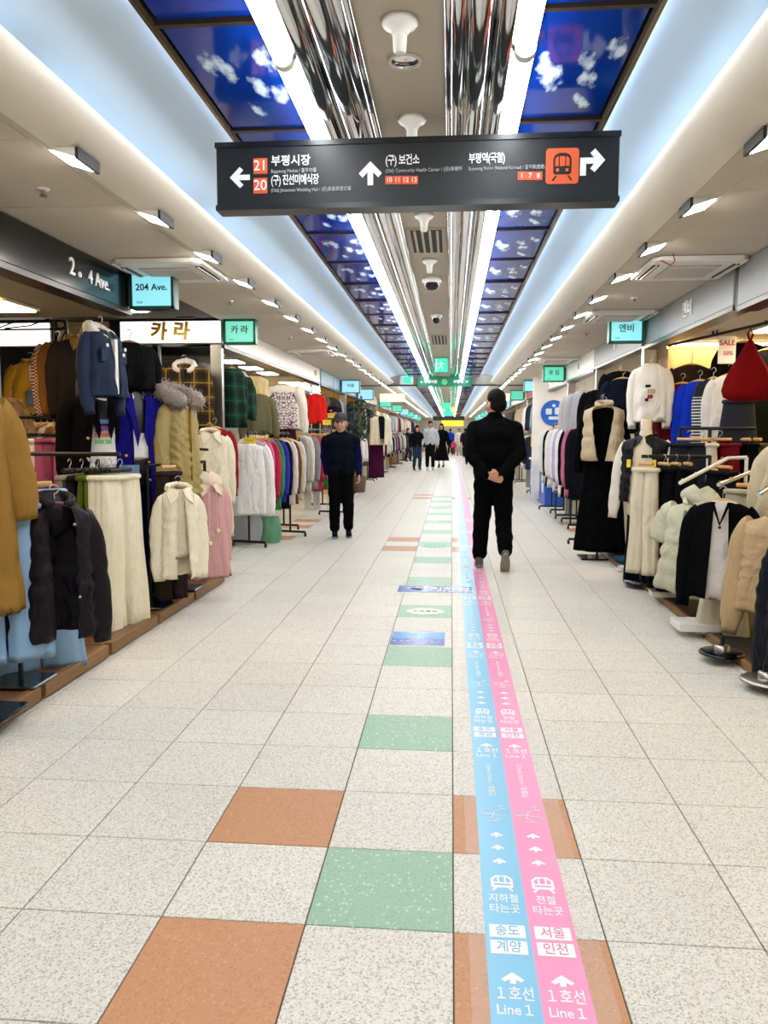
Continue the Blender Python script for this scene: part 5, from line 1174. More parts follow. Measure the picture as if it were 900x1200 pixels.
MB().tube([at(832, 502, Y=7.0)-rk.location, (at(832, 502, Y=7.0).x-rk.location.x, at(832, 502, Y=7.0).y-rk.location.y, ZR)], .016, 8).build('post', STEEL, rk)
for c_, lab, x, yw in (('#23262c', 'charcoal leather skirt pants on the rear right rail', 808, -30), ('#cfc6b0', 'cream trousers on the rear right rail', 824, -70), ('#6d1420', 'dark red trousers on the rear right rail', 843, -40), ('#0c0c0e', 'black trousers beside the dark red pair', 866, -50), ('#5d5337', 'olive trousers last on the rear right rail', 880, -60)):
    trousers('trousers', lab, at(x, 519, Y=7.0), D(yw), 'trousers on the rear right rail', c_, L=.95, W=.34, d=.05, hem=.11, seed=int(x))
# pieces on the end wall
WY = 7.95
c = top('sweater', 'brown wide necked sweater high on the warm wall', at(810, 428, Y=8.05), D(-8), None, '#332619', cat='sweater', L=.62, ws=.19, wh=.19, d=.06, Ls=.62, spread=.04, seed=50)
top('sweater', 'dark red sweater between brown and blue ones', at(800, 450, Y=7.85), D(-30), None, '#5e1018', cat='sweater', L=.7, ws=.19, wh=.2, d=.05, Ls=.62, spread=.02, seed=52)
top('sweater', 'bright cobalt blue sweater on the warm wall', at(820, 447, Y=7.65), D(-30), None, '#1636b8', cat='sweater', L=.72, ws=.17, wh=.18, d=.07, Ls=.68, spread=.02, seed=53)
top('striped_sweater', 'black sweater with white stripes beside the blue one', at(836, 444, Y=7.45), D(-45), None, m=stripes('bw_stripe', '#15151a', '#d8d6d2', .028, .45, -1, -.16), cat='sweater', L=.60, ws=.13, wh=.14, d=.06, Ls=.56, spread=.0, seed=54)
top('sweatshirt', 'white sweatshirt beside the red tote bag', at(856, 440, Y=7.3), D(-25), None, '#e2ddd6', cat='sweatshirt', L=.72, ws=.16, wh=.17, d=.07, Ls=.66, spread=.01, seed=55)
top('sweater', 'black top with gold marks behind the red tote bag', at(872, 402, Y=7.75), D(-10), None, '#100e0e', cat='sweater', L=.5, ws=.2, wh=.2, d=.06, Ls=.5, spread=.05, seed=56)
top('coat', 'dark charcoal coat hanging at the right edge behind the tote', at(903, 410, Y=7.2), D(-20), None, '#1a1c1c', cat='coat', L=.85, ws=.2, wh=.22, d=.08, Ls=.6, spread=.03, seed=57)
sk = skirt('denim_skirt', 'dark denim skirt with a belt under the red tote bag', at(866, 468, Y=7.05), D(-15), m=mat('indigo_denim', '#0a1424', .85, 0, .3, 9), L=.40, W=.24, hem=.33, d=.06, pleats=5, amp=.02)
MB().bbox(-.03, .03, -.055, -.045, -.035, -.005, .004).build('buckle', BRUSH, sk)
p = at(879, 399, Y=6.4); p2 = at(879, 470, Y=6.4)
tb = empty('tote_bag', p); tag(tb, 'large red fabric tote bag hanging by its gathered handle', 'bag'); H_ = p.z-p2.z
rings = []
for v, w, d in ((0, .02, .018), (.08, .035, .025), (.25, .075, .05), (.45, .13, .08), (.65, .175, .10), (.82, .195, .105), (.93, .18, .095), (1, .12, .06)):
    g = np.linspace(0, 2*math.pi, 40, endpoint=False); f = 1+.06*np.sin(9*g+2*v)*(1-v*.5)
    rings.append(np.stack([np.cos(g)*w*f, np.sin(g)*d*f, np.full(40, -H_*v)], 1))
loft(rings).build('body', fabric('#720a0d', bump=.6), tb, None, (0, 0, D(-15))); buttons(tb, BRUSH, [(0, -.088, -H_*.52)], .012)
MB().tube([(0, 0, -.02), (.02, 0, .05), (0, 0, .09), (-.02, 0, .05), (0, 0, -.02)], .008, 6).build('handle_loop', fabric('#720a0d', bump=.6), tb)
sp = empty('sale_poster', at(852, 410, Y=7.2)); tag(sp, 'white poster with pink SALE lettering on the warm wall', 'poster')
MB().bbox(-.075, .075, 0, .006, -.12, .12, .003).build('sheet', mat('poster_white', '#ece8ea', .6), sp)
RI = mat('pink_ink', '#b01048', .6); link('lettering', text_mesh('SALE', .062, RI, .0008, .02), sp, (0, -.002, .06), FACE_CAM); link('lettering', text_mesh('50%', .05, RI, .0008, .01), sp, (.01, -.002, -.03), FACE_CAM)
# front line of the grey shop and next shop
p, L = gp(763, 428, 495, 7.8)
c = top('sweatshirt', 'white sweatshirt with a small dark print high beside the pillar', p, D(-14), None, '#ece6dc', cat='sweatshirt', L=L, ws=.155, wh=.16, d=.08, Ls=L*1.0, r0=.055, r1=.046, spread=.0, seed=58, collar='crew')
for x, z, w, h, cc in ((-.02, -.20, .05, .025, '#23242a'), (.01, -.25, .07, .04, '#b8a890'), (0, -.30, .05, .035, '#a83a34'), (-.03, -.33, .03, .03, '#2a2a30')): MB().bbox(x-w/2, x+w/2, -.076, -.058, z-h/2, z+h/2, .006).build('print', fabric(cc), c)
p, L = gp(757, 512, 580, 7.2)
bust('cream mannequin neck form under the black quilted vest', p, D(-30), ZR, '#d8c8ac')
c = top('quilted_vest', 'black quilted vest with yellow tags over a white long sleeved top', p, D(-30), None, '#0e1016', kind='down', cat='vest', L=.58, ws=.21, wh=.22, d=.13, quilt=6, qa=.016, sleeves=False, seed=59, hang=False, opening=(.06, .09), inner=(fabric('#ded2bf'), .6), collar='flat')
for s in (-1, 1): link('sleeve', sleeve(s, .20, .68, .062, .05, .10, seed=60).mesh('sleeve', fabric('#e4dccd')), c)
for s in (-1, 1): MB().bbox(s*.11-.018, s*.11+.018, -.118, -.104, -.27, -.20, .003).build('tag', mat('yellow_card', '#f0d53a', .6), c)
trousers('trousers', 'black trousers below the black quilted vest', at(760, 575, Y=7.3), D(-30), None, '#0b0c0f', L=.85, W=.34, d=.07, hem=.1, seed=61, hang=None)
p, L = gp(708, 476, 540, 8.6)
c = top('puffer_vest', 'beige puffer vest over a black dress on a wooden hanger', p, D(-18), None, '#c9b493', kind='down', cat='vest', L=L, ws=.21, wh=.215, d=.13, quilt=4, qa=.016, sleeves=False, seed=62, opening=(.10, .02), collar='stand')
p, L = gp(708, 472, 648, 8.72)
top('dress', 'long black dress under the beige puffer vest', p, D(-18), None, '#060608', cat='dress', L=L-.02, ws=.17, wh=.28, d=.10, Ls=.7, r0=.075, r1=.06, spread=.12, seed=63, hang=False, fold=.09)
st2 = single_stand('black display stand behind the long black dress', p.x, p.y+.16, p.z+.08, 0, (0, -.18), (.2, .17))
for c_, lab, x, y, Y, yw in (('#121825', 'navy sweatshirt with a round chest mark beside the white sweatshirt', 730, 444, 9.2, -18), ('#0d0d12', 'black sweatshirt above the navy one', 727, 435, 9.7, -15), ('#0b0b0e', 'black sweatshirt behind the beige vest', 702, 457, 10.0, -25), ('#aaaaae', 'grey sweatshirt further along the sweatshirt shop', 685, 458, 10.9, -30), ('#b8b4b0', 'pale grey sweatshirt last in the sweatshirt shop', 676, 462, 11.4, -30)):
    top('sweatshirt', lab, at(x, y, Y=Y), D(yw), None, c_, cat='sweatshirt', L=.62, ws=.19, wh=.20, d=.08, Ls=.58, spread=.04, seed=int(x))
RW = [('#e4e0da', 'white zip top nearest the man in black'), ('#dedbd6', 'white zip top second on the wheeled rail'), ('#101116', 'black zip top among the white ones'), ('#e2ded4', 'cream zip top in the middle of the wheeled rail'), ('#d8d6d4', 'pale grey zip top in the middle of the wheeled rail'), ('#e6e3df', 'white zip top before the lilac one'), ('#b9a8d4', 'lilac zip top on the wheeled rail'), ('#eae8e4', 'white zip top after the lilac one'), ('#0e0f13', 'black zip top near the beige vest'), ('#c0708a', 'pink zip top near the beige vest'), ('#15171d', 'dark zip top ending the wheeled rail')]
RW.reverse()
row_rack('black wheeled rail of white zip tops on the right', (1.72, 10.0), (1.86, 14.6), at(660, 497, Y=12).z+.02, [(c_, (lab, 'zip_top', 'top')) for c_, lab in RW], 'zip tops on the right wheeled rail', .95, seed=4, ws=.20)
for k, (y, col_) in enumerate(((11.6, None), (13.0, None))): rack('clothes_rack', ['empty black wheeled rack under the white zip tops, nearer one', 'empty black wheeled rack under the white zip tops, farther one'][k], (1.95, y), (1.98, y+.9), 1.1, 'bar')
for k, (y, cc, lab) in enumerate(((12.5, '#a5604a', 'brown shoe box under the zip top rail'), (13.1, '#b8607a', 'pink shoe box under the zip top rail'))):
    r = empty('shoe_box', (2.02, y, .42)); tag(r, lab, 'box'); MB().bbox(-.09, .09, -.15, .15, 0, .17, .004).build('carton', mat('box_'+cc, cc, .7), r); MB().bbox(-.095, .095, -.155, .155, .16, .215, .004).build('lid', mat('box_'+cc, cc, .7), r)
sh = empty('low_shelf', (2.0, 12.9, 0)); tag(sh, 'low black shelf under the zip top rail', 'shelf')
MB().box(-.2, .2, -.9, .9, .39, .42).build('board', STEEL, sh)
for sx in (-.18, .18):
    for sy in (-.85, .85): MB().box(sx-.012, sx+.012, sy-.012, sy+.012, 0, .39).build('leg', STEEL, sh)
# blue counter, yellow card and emblem beyond the rail
bc = empty('blue_counter', (2.02, 16.6, 0)); tag(bc, 'blue fronted counter with white print behind the man in black', 'counter')
for k in range(4):
    y = -1.4+k*.72; MB().bbox(-.22, .30, y, y+.70, .02, .82, .01).build('front_panel', mat('counter_blue', '#1d55b8', .4, 0, .1), bc)
    MB().box(-.226, -.221, y+.2, y+.5, .25, .62).build('print', mat('white_print', '#d8e2ee', .5), bc)
MB().bbox(-.25, .33, -1.45, 1.5, .82, .86, .01).build('top', WHITEP, bc)
for k in range(7):
    y = 15.4+k*.38; cc = ['#e2dcd4', '#d8a8b4', '#c9d4b0', '#e8e4da', '#b8c4d8', '#e0c8a0', '#d8d4d8'][k]
    r = empty('folded_clothes', (2.0, y, .86)); tag(r, '%s folded clothes pile on the blue counter' % ['white', 'pink', 'pale green', 'ivory', 'pale blue', 'straw', 'pale grey'][k], 'clothes', 'folded piles on the blue counter')
    for q in range(3): MB().bbox(-.14, .14, -.15, .15, q*.035, q*.035+.033, .014).build('folded_piece', fabric(cc), r)
yc = MB().bbox(1.70, 2.0, 17.0, 17.01, 1.12, 1.38, .004).build('price_card', mat('yellow_card', '#f0d53a', .6)); tag(yc, 'big yellow price card beside the man in black', 'price card')
em = empty('round_emblem', at(649, 484, Y=16.2)); tag(em, 'round blue emblem with white figures on the white panel', 'emblem')
ep = MB().bbox(-.42, .55, .03, .08, -1.75, .75, .006).build('backing_panel', mat('white_wall', '#ece8e2', .6), em)
MB().lathe([(.26, 0), (.26, .02)], 32).build('disc', mat('emblem_blue', '#1d66c8', .4), em, (0, .03, 0), FACE_CAM)
for x, z, w, h in ((-.10, .03, .12, .12), (.08, .04, .12, .14), (0, -.10, .2, .06), (0, .15, .06, .06)): MB().bbox(x-w/2, x+w/2, -.0, .012, z-h/2, z+h/2, .02).build('figure', mat('white_print', '#d8e2ee', .5), em)
# things lying on the right platform
def pile(label, px_, py, cc, w=.3, d=.2, n=3):
    r = empty('folded_clothes', at(px_, py, Z=ZR)); tag(r, label, 'clothes'); rn = random.Random(int(px_))
    for q in range(n): o = MB().bbox(-w/2, w/2, -d/2, d/2, 0, .03, .012).build('folded_piece', fabric(cc), r, (rn.uniform(-.02, .02), rn.uniform(-.02, .02), q*.029), (0, 0, rn.uniform(-.2, .2)))
pile('white folded top lying at the end of the right platform', 716, 641, '#dcd8d2', .28, .3, 2); pile('brown folded top lying beside the white one', 728, 650, '#6d4a1f', .26, .3, 2); pile('blue folded jeans lying near the cream trousers', 738, 660, '#1f3f5a', .26, .3, 2); pile('white rolled top lying under the cream trousers', 741, 670, '#d0ccc6', .3, .12, 2)
for k, (x, y, w, d) in enumerate(((818, 736, .16, .12), (782, 699, .14, .06))):
    o = MB().bbox(-w, w, -d, d, 0, .05, .006).build('flat_box', WHITEP, None, at(x, y, Z=ZR)); tag(o, ['flat white box on the platform below the black cardigan', 'flat white box on the platform below the sage puffer'][k], 'box')
# ------------------------------------------------------------------ people
def capsule(mb, p, q, r1, r2=None, seg=12, sq=1.0):
    p, q = np.array(p, float), np.array(q, float); r2 = r1 if r2 is None else r2; d = q-p; n = np.linalg.norm(d); d = d/n if n > 1e-6 else np.array([0, 0, 1.0])
    a = np.cross(d, [0, 0, 1.0] if abs(d[2]) < .9 else [1.0, 0, 0]); a /= np.linalg.norm(a); b = np.cross(d, a); g = np.linspace(0, 2*math.pi, seg, endpoint=False); rings = []
    for t in (-90+6, -60, -30, 0): c = math.cos(math.radians(t)); rings.append(p+d*r1*math.sin(math.radians(t))+np.outer(np.cos(g)*r1*c, a)+np.outer(np.sin(g)*r1*c*sq, b))
    for t in (0, 30, 60, 90-6): c = math.cos(math.radians(t)); rings.append(q+d*r2*math.sin(math.radians(t))+np.outer(np.cos(g)*r2*c, a)+np.outer(np.sin(g)*r2*c*sq, b))
    loft(rings, 0, True, True, mb)
def ellip(mb, c, r, rot=None, seg=16, n=10):
    rings = []; g = np.linspace(0, 2*math.pi, seg, endpoint=False)
    for i in range(n+1):
        t = math.radians(-86+172*i/n); q = np.stack([np.cos(g)*r[0]*math.cos(t), np.sin(g)*r[1]*math.cos(t), np.full(seg, r[2]*math.sin(t))], 1)
        if rot is not None: q = q@np.array(rot.to_3x3()).T
        rings.append(q+np.array(c))
    loft(rings, 0, True, True, mb)
def blob(mb, name, m, voxel, smooth=4, fold=0.0, seed=0):
    me = mb.mesh('tmp', m); o = bpy.data.objects.new('tmp', me); _work.collection.objects.link(o)
    rm = o.modifiers.new('r', 'REMESH'); rm.mode = 'VOXEL'; rm.voxel_size = voxel; rm.use_smooth_shade = True
    if smooth: s = o.modifiers.new('s', 'SMOOTH'); s.factor = .5; s.iterations = smooth
    with bpy.context.temp_override(scene=_work, view_layer=_work.view_layers[0]):
        out = bpy.data.meshes.new_from_object(o.evaluated_get(bpy.context.evaluated_depsgraph_get()))
    bpy.data.objects.remove(o); bpy.data.meshes.remove(me)
    out.name = name; out.materials.clear(); out.materials.append(m); nv = len(out.vertices)
    out.polygons.foreach_set('use_smooth', [True]*len(out.polygons))
    if fold:
        co = np.empty(nv*3); no = np.empty(nv*3); out.vertices.foreach_get('co', co); out.vertices.foreach_get('normal', no); co = co.reshape(-1, 3); no = no.reshape(-1, 3)
        rn = np.random.RandomState(seed); h = np.zeros(nv)
        for k in range(7):
            w = rn.normal(size=3)*np.array([16, 16, 26]); h += np.sin(co@w+rn.uniform(0, 6)+1.5*np.sin(co@(rn.normal(size=3)*9)))
        h = np.abs(h/7)*2-.5; co += no*(h*fold)[:, None]; out.vertices.foreach_set('co', co.ravel())
    out.update(); return out
SKIN = mat('skin', '#c79274', .55, 0, .06, 8, .1, 80); HAIR = mat('black_hair', '#080707', .6, 0, .2, 40, .5, 120, spec=.15)
def hand_prims(mb, wrist, d, palm_n, side, curl=.6, s=1.0):
    """palm and five fingers. d: along the hand, palm_n: out of the palm, side: towards the thumb"""
    w, d, pn, sd = Vector(wrist), Vector(d).normalized(), Vector(palm_n).normalized(), Vector(side).normalized()
    for k in (-1, 0, 1): capsule(mb, w+sd*.018*k*s, w+d*.085*s+sd*.026*k*s, .015*s, .013*s, 8)
    for k, ln in enumerate((.066, .075, .070, .055)):
        b = w+d*.085*s+sd*(.030-.020*k)*s; pr = b
        for j, (fr, an) in enumerate(((.45, curl*.5), (.32, curl*1.2), (.23, curl*1.9))):
            nx = pr+(d*math.cos(an)+pn*math.sin(an))*ln*fr*s*1.05; capsule(mb, pr, nx, .0088*s-.0007*j, .0080*s-.0007*j, 8); pr = nx
    b = w+d*.025*s+sd*.024*s; m_ = b+(d*.6+sd*.75+pn*.25)*.04*s; e = m_+(d*.9+sd*.15+pn*.35)*.033*s
    capsule(mb, b, m_, .0125*s, .0105*s, 8); capsule(mb, m_, e, .0105*s, .0085*s, 8)
def person(label, loc, yaw, H=1.72, pose=None, top_c='#111114', bot_c='#0c0c0f', shoe_c='#3a3632', sole_c='#b8b2a4', hair='short', voxel=.012, skirt_c=None, sleeve_c=None, group=None, face=True, head_yaw=0.0, build=1.0, coat=0.0, hood_c=None, detail=True, sleeves_short=False, hs=1.0, arm_r=1.0, leg_r=1.0):
    """local frame: facing -Y, +X is the person's left"""
    r = empty('person', loc, yaw); tag(r, label, 'person', group); s = H/1.72; P = dict(
        sh=.185*build, elL=(.27, .03, 1.13), wrL=(.27, -.06, .89), elR=(-.27, .03, 1.13), wrR=(-.27, -.06, .89),
        knL=(.10, -.05, .49), anL=(.10, .0, .09), knR=(-.10, -.05, .49), anR=(-.10, .0, .09), lean=0.0, toeL=0.0, toeR=0.0)
    if pose: P.update(pose)
    V = lambda t: np.array(t, float)*s
    ln = P['lean']; hz = 1.60
    shL, shR = (P['sh'], ln, 1.375), (-P['sh'], ln, 1.375)
    hipL, hipR = (.085, 0, .92), (-.085, 0, .92)
    hc = np.array((0, ln*1.25-.015, hz+.005))
    R = Matrix.Rotation(head_yaw, 4, 'Z')
    def hp(x, y, z): v = R @ (Vector((x, y, z))*hs); return (np.array(v)+hc)*s
    Vb = V
    def Vh(t): return np.array(t, float)*s*hs
    # body: one continuous skin surface
    mb = MB()
    ellip(mb, V((0, ln, 1.30)), V((.15*build, .10*build, .17))); ellip(mb, V((0, ln*.6, 1.12)), V((.135*build, .10*build, .16))); ellip(mb, V((0, 0, .95)), V((.15, .105, .12)))
    capsule(mb, V((0, ln, 1.40)), V((0, ln*1.15, 1.54)), .058*s*hs, .055*s*hs)
    capsule(mb, V(shL), V(shR), .055*s)
    ellip(mb, hp(0, .012, .045), Vh((.073, .088, .085))); ellip(mb, hp(0, -.022, -.03), Vh((.060, .070, .082))); ellip(mb, hp(0, -.035, -.075), Vh((.042, .048, .035)))
    if face:
        capsule(mb, hp(0, -.085, .015), hp(0, -.108, -.022), .010*s, .015*s, 8)
        for sx in (-1, 1):
            ellip(mb, hp(sx*.074, .012, -.01), Vh((.012, .022, .032)), R); ellip(mb, hp(sx*.034, -.068, -.028), Vh((.024, .018, .02)), R)
            ellip(mb, hp(sx*.03, -.078, .032), Vh((.026, .012, .010)), R)
        ellip(mb, hp(0, -.083, -.058), Vh((.024, .012, .010)), R)
    for sh, el, wr in ((shL, P['elL'], P['wrL']), (shR, P['elR'], P['wrR'])): capsule(mb, V(sh), V(el), .045*s, .036*s); capsule(mb, V(el), V(wr), .036*s, .025*s)
    for hip, kn, an in ((hipL, P['knL'], P['anL']), (hipR, P['knR'], P['anR'])): capsule(mb, V(hip), V(kn), .075*s, .052*s); capsule(mb, V(kn), V(an), .05*s, .036*s)
    for sx, kd in ((1, 'L'), (-1, 'R')):
        wr = V(P['wr'+kd]); el = V(P['el'+kd]); dd = P.get('hd'+kd); dd = Vector(dd) if dd else Vector(wr-el)
        pn = Vector(P.get('pn'+kd, (-sx, 0, 0))); sd = Vector(P.get('th'+kd, (0, -1, 0)))
        if detail: hand_prims(mb, wr, dd, pn, sd, P.get('curl'+kd, .45), s*1.02)
        else: capsule(mb, wr, wr+np.array(dd.normalized())*.13*s, .03*s, .022*s, 8)
    link('body', blob(mb, 'body', SKIN, min(voxel, .0065) if detail else voxel, 2 if detail else 3), r)
    # jacket
    tm_ = fabric(top_c); sm_ = fabric(sleeve_c) if sleeve_c else None; jb = MB(); sls = [jb, jb] if sm_ is None else [MB(), MB()]
    ellip(jb, V((0, ln+.01, 1.31)), V((.185*build, .135*build, .17))); ellip(jb, V((0, ln*.7, 1.14)), V((.185*build, .14*build, .22))); capsule(jb, V((.05*build, 0, 1.10)), V((.06*build, 0, .94)), .128*s*build, .122*s*build); capsule(jb, V((-.05*build, 0, 1.10)), V((-.06*build, 0, .94)), .128*s*build, .122*s*build)
    capsule(jb, V((.0, ln, 1.38)), V((0, ln*1.05+.005, 1.485)), .088*s, .07*s*hs)
    capsule(jb, V((shL[0]*.9, shL[1], shL[2]-.005)), V((shR[0]*.9, shR[1], shR[2]-.005)), .078*s)
    for sx in (-1, 1): capsule(jb, V((sx*.05, ln+.01, 1.435)), V((sx*P['sh']*.85, ln, 1.385)), .068*s, .072*s)
    if sm_ is not None: capsule(jb, V((shL[0]*.96, shL[1], shL[2]-.01)), V((shR[0]*.96, shR[1], shR[2]-.01)), .072*s)
    if coat: ellip(jb, V((0, 0, .95-coat*.5)), V((.2*build, .16*build, coat*.6+.1)))
    for sl, sh, el, wr in ((sls[0], shL, P['elL'], P['wrL']), (sls[1], shR, P['elR'], P['wrR'])):
        sh_, el_, wr_ = V(sh), V(el), V(wr); capsule(sl, sh_, el_, (.078 if sm_ is None else .064)*s*arm_r, .064*s*arm_r)
        if not sleeves_short: capsule(sl, el_, wr_*.94+el_*.06, .064*s*arm_r, .047*s*arm_r)
    link('jacket', blob(jb, 'jacket', tm_, voxel, 8 if detail else 4, .007*s, 3), r)
    if sm_:
        for sl in sls: link('sleeve', blob(sl, 'sleeve', sm_, voxel, 3, .007*s, 4), r)
    # trousers or skirt
    if skirt_c:
        rings = []
        for i in range(12):
            v = i/11; g = np.linspace(0, 2*math.pi, 40, endpoint=False); w = .16+.14*v; f = 1+.07*v*np.sin(8*g)
            rings.append(np.stack([np.cos(g)*w*f, np.sin(g)*w*.8*f, np.full(40, 1.0-.72*v)], 1)*s)
        loft(rings).build('skirt', fabric(skirt_c), r)
    else:
        tb = MB(); ellip(tb, V((0, .005, .94)), V((.165*build, .13*build, .12)))
        for hip, kn, an in ((hipL, P['knL'], P['anL']), (hipR, P['knR'], P['anR'])):
            hip, kn, an = V(hip), V(kn), V(an); capsule(tb, hip, kn, .098*s*leg_r, .080*s*leg_r); capsule(tb, kn, an*.86+kn*.14, .080*s*leg_r, .070*s*leg_r)
        link('trousers', blob(tb, 'trousers', fabric(bot_c), voxel, 3, .010*s, 7), r)
    # shoes
    for kd in 'LR':
        an = V(P['an'+kd]); tp = P['toe'+kd]; f = np.array([0, -math.cos(tp), math.sin(tp)]); up = np.array([0, math.sin(tp), math.cos(tp)])
        sb_ = MB(); heel = an-up*.045*s-f*.03*s; toe = heel+f*.20*s
        capsule(sb_, heel+up*.02*s, toe+up*.01*s, .042*s, .038*s); capsule(sb_, heel+up*.05*s, heel+f*.07*s+up*.045*s, .042*s, .036*s)
        link('shoe', blob(sb_, 'shoe', fabric(shoe_c, name='shoe_'+shoe_c), min(voxel, .009), 2), r)
        so_ = MB(); n_ = 16; base = heel-up*.028*s; prof = []
        for q in range(n_): g = 2*math.pi*q/n_; prof.append(base+f*(.10+.145*math.cos(g))*s+np.array([1., 0, 0])*.047*s*math.sin(g)*(1+.12*math.cos(g)))
        loft([np.array(prof), np.array(prof)+up*.026*s], 0, True, True, so_); so_.build('sole', mat('sole_'+sole_c, sole_c, .6), r)
    # hair and face details
    hb = MB()
    if hair in ('short', 'long', 'cap'):
        ellip(hb, hp(0, .020, .062), Vh((.081, .094, .080))); ellip(hb, hp(0, .05, .005), Vh((.074, .062, .075)))
        if hair == 'long':
            for sx in (-1, 1): capsule(hb, hp(sx*.055, .04, .03), hp(sx*.075, .03, -.22), .035*s, .03*s)
            capsule(hb, hp(0, .06, .02), hp(0, .07, -.24), .055*s, .04*s)
        link('hair', blob(hb, 'hair', HAIR if hair != 'cap' else mat('grey_hair', '#55504c', .6, 0, .2, 40), min(voxel, .01), 2, .003, 5), r)
    if hair == 'cap':
        cb_ = MB(); ellip(cb_, hp(0, .012, .072), Vh((.088, .102, .066))); cr = link('flat_cap', blob(cb_, 'flat_cap', fabric('#43464c'), .008, 3, .002, 2), r)
        vb = MB(); ellip(vb, hp(0, -.095, .052), Vh((.070, .058, .009)), R @ Matrix.Rotation(.18, 4, 'X')); vb.build('visor', fabric('#3a3d43'), cr)
    if face and detail:
        EY = mat('eye_dark', '#17110f', .3); BR = mat('brow', '#2a221e', .8); LP = mat('lips', '#99594a', .6)
        for sx in (-1, 1):
            e = MB(); ellip(e, hp(sx*.031, -.0865, .010), Vh((.013, .005, .005)), R, 10, 6); e.build('eye', EY, r)
            e = MB(); ellip(e, hp(sx*.032, -.091, .030), Vh((.019, .004, .004)), R, 10, 6); e.build('eyebrow', BR, r)
        e = MB(); ellip(e, hp(0, -.093, -.058), Vh((.021, .005, .005)), R, 10, 6); e.build('mouth', LP, r)
    return r
# man in black walking away, hands clasped behind his back
pm_ = person('man in black clothes walking away with hands clasped behind his back', (.44, 8.05, 0), math.pi, 1.80,
    dict(elL=(.235, .10, 1.13), wrL=(.075, .225, .935), elR=(-.235, .10, 1.13), wrR=(-.045, .225, .925), hdL=(-1, .05, -.32), pnL=(0, .9, .2), thL=(0, .3, .9), hdR=(.95, .35, .12), pnR=(0, -.9, -.1), thR=(0, .15, 1), curlL=.5, curlR=.9,
         knL=(.11, -.10, .49), anL=(.13, -.09, .085), knR=(-.10, -.03, .48), anR=(-.11, .16, .17), toeR=-.95, sh=.195, lean=.01),
    '#060608', '#060608', '#6b6152', '#8a8372', 'short', .012, head_yaw=.55, build=1.14, hs=1.13, arm_r=1.06, leg_r=1.08)
gl = MB(); hc_ = 0
# man in a flat cap walking towards the camera
person('older man in a grey cap and dark navy vest with blue sleeves', (-1.47, 10.42, 0), D(10), 1.63,
    dict(elL=(.245, .03, 1.12), wrL=(.255, -.08, .89), elR=(-.225, .08, 1.13), wrR=(-.19, .06, .90), knL=(.10, -.07, .50), anL=(.11, .03, .10), knR=(-.09, -.07, .49), anR=(-.09, -.09, .085), toeL=-.15, curlL=.9, curlR=.6),
    '#0c0f1a', '#07070a', '#14141a', '#8f9096', 'cap', .012, sleeve_c='#10103c', head_yaw=-.2, build=1.16, hs=1.14, leg_r=1.05)
# far group and passers-by
def fp(px_, py): v = at(px_, py, Z=0); return v
FAR = [('woman in a black top and blue jeans in the far group', fp(488.5, 551), D(15), 1.70, dict(top_c='#101214', bot_c='#26364e', hair='long')),
       ('man in a pale grey jacket and black trousers in the far group', fp(504, 551), D(0), 1.86, dict(top_c='#b9bcc2', bot_c='#0c0d10', hair='short', shoe_c='#c8c4c0')),
       ('woman in a long black coat and skirt in the far group', fp(517, 548), D(-10), 1.80, dict(top_c='#0c0c10', bot_c='#0c0c10', hair='long', skirt_c='#09090b')),
       ('person in a bright blue jacket far down the hall', fp(527.5, 533), math.pi, 1.72, dict(top_c='#1c3fb0', bot_c='#15161c')),
       ('small child in pink far down the hall', fp(531.5, 534), D(0), 1.0, dict(top_c='#d2486c', bot_c='#7a3048')),
       ('woman in a cream coat far down the hall', fp(538, 534), D(5), 1.70, dict(top_c='#d8d0c4', bot_c='#c4b8aa', hair='long', coat=.35)),
       ('dark clothed person far behind the man in black', fp(545, 536), D(180), 1.70, dict(top_c='#141418', bot_c='#1a1b22')),
       ('person in a dark coat beside the man in black, far off', fp(549, 545), D(170), 1.74, dict(top_c='#1c1a20', bot_c='#20242c')),
       ('person in a black jacket among the far left racks', fp(478, 541), D(40), 1.66, dict(top_c='#17171c', bot_c='#262a34', hair='long'))]
for lab, v, yw, H_, kw in FAR: person(lab, (v.x, v.y, 0), yw, H_, dict(knL=(.10, -.09, .49), anL=(.10, -.06, .09), anR=(-.10, .08, .10), toeR=-.3), voxel=.03, face=False, detail=False, **kw)
# ------------------------------------------------------------------ racks and goods further down both sides
rf = random.Random(77)
FARN = ['cream', 'white', 'beige', 'black', 'grey', 'tan', 'navy', 'pale tan', 'brown grey', 'ivory', 'wine red', 'pale blue grey', 'dark olive']
FARC = ['#dcd4c4', '#e4e0da', '#c9bfae', '#1a1a20', '#8c8a88', '#b9a98c', '#2a3040', '#d8c8b4', '#5a5448', '#e8e4de', '#6a2a3a', '#a8b0b8', '#3a3428']
protos = []
for k, c_ in enumerate(FARC):
    for kd in range(2):
        fab = fabric(c_)
        mb = torso(.80 if kd == 0 else .66, .20, .22, .08, .09, k % 4, n=8, m=16)
        protos.append((mb.mesh('garment', fab), [sleeve(s, .2, .6, .06, .048, .05, seed=k % 3, m=8, n=6).mesh('sleeve', fab) for s in (-1, 1)]))
def far_garment(name, label, p, yaw, group, k=None):
    k = rf.randrange(len(protos)); me, sl = protos[k]; label = FARN[k//2]+' '+label
    o = link(name, me, None, p, (0, 0, yaw)); tag(o, label, 'clothing', group)
    for q in sl: link('sleeve', q, o)
    return o
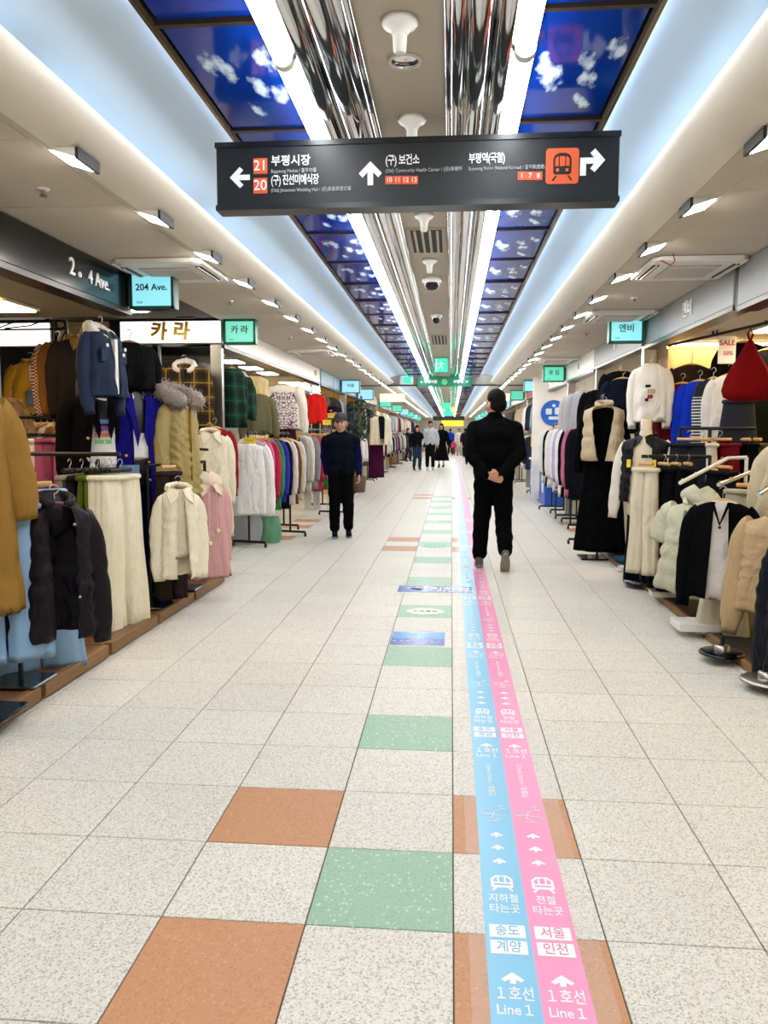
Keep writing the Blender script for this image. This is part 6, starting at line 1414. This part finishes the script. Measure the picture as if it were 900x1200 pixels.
def far_row(s, y0, y1, n, side, nth_, x_off=.05, upper=True):
    xf = (XL-x_off) if s < 0 else (XR+x_off)
    a, b = (xf, y0), (xf, y1)
    rack('clothes_rack', '%s black rail of clothes down the distant %s side' % (nth_, side), a, b, 1.42, 'bar', depth=.4)
    for k in range(n):
        y = y0+(k+.5)*(y1-y0)/n
        far_garment('hung_garment', 'garment on the %s distant rail of the %s side' % (nth_, side), (xf+rf.uniform(-.04, .04), y, 1.345), rf.uniform(-.25, .25)+s*-.3, 'garments on the distant %s rails' % side)
    if upper:
        for k in range(max(2, n//3)):
            y = y0+(k+.5)*(y1-y0)/max(2, n//3)
            far_garment('hung_garment', 'garment hung high over the %s distant rail of the %s side' % (nth_, side), (xf+s*.12, y, 2.14), -s*rf.uniform(.4, 1.2), 'garments hung high on the %s side' % side)
y = 14.6
for k in range(9):
    far_row(-1, y, y+3.4, 11, 'left', ORD[k]); y += 4.6 if k == 0 else 4.2
y = 18.6
for k in range(8):
    far_row(1, y, y+3.6, 10, 'right', ORD[k]); y += 4.4
# notable pieces beyond the capped man
p = at(446, 488, Y=17.2)
top('fleece_vest', 'cream fleece vest displayed beyond the capped man', p, D(20), None, '#d9ccb2', cat='vest', L=.62, ws=.24, wh=.25, d=.14, sleeves=False, seed=71, opening=(.05, .02), collar='stand', inner=(fabric('#15131a'), .5))
skirt('skirt', 'plum skirt below the cream fleece vest', at(441, 520, Y=17.4), D(20), '#3f1030', L=.75, W=.32, hem=.36)
PL = empty('potted_tree', (-2.2, 18.6, 0)); tag(PL, 'bushy dark green tree standing by the left shops', 'tree')
MB().lathe([(.16, 0), (.20, .38), (.18, .38), (.17, .32)], 20).build('pot', mat('clay_pot', '#5a4a3c', .7), PL); MB().tube([(0, 0, .3), (.03, 0, .9), (0, .03, 1.35)], [.035, .028, .02], 8).build('trunk', wood('bark', '#3a2a1c', '#5a4630', .8, 2), PL)
lf = MB(); rn = random.Random(9)
for k in range(420):
    th, ph_, rr = rn.uniform(0, 6.28), rn.uniform(-1.3, 1.5), rn.uniform(.25, 1)**.5
    c_ = Vector((math.cos(th)*math.cos(ph_)*.42*rr, math.sin(th)*math.cos(ph_)*.42*rr, 1.72+math.sin(ph_)*.52*rr)); d_ = Vector((rn.uniform(-1, 1), rn.uniform(-1, 1), rn.uniform(-.9, .4))).normalized(); n_ = d_.orthogonal().normalized()*.028; t_ = d_*.11
    lf.add([c_, c_+t_*.5+n_, c_+t_, c_+t_*.5-n_], [(0, 1, 2, 3)])
    if k % 12 == 0: lf.tube([(0, 0, 1.3), c_*.6+Vector((0, 0, .6)), c_], .006, 4)
o = lf.build('foliage', mat('dark_leaves', '#16301c', .5, 0, .3, 8), PL); tag(o, kind='stuff')
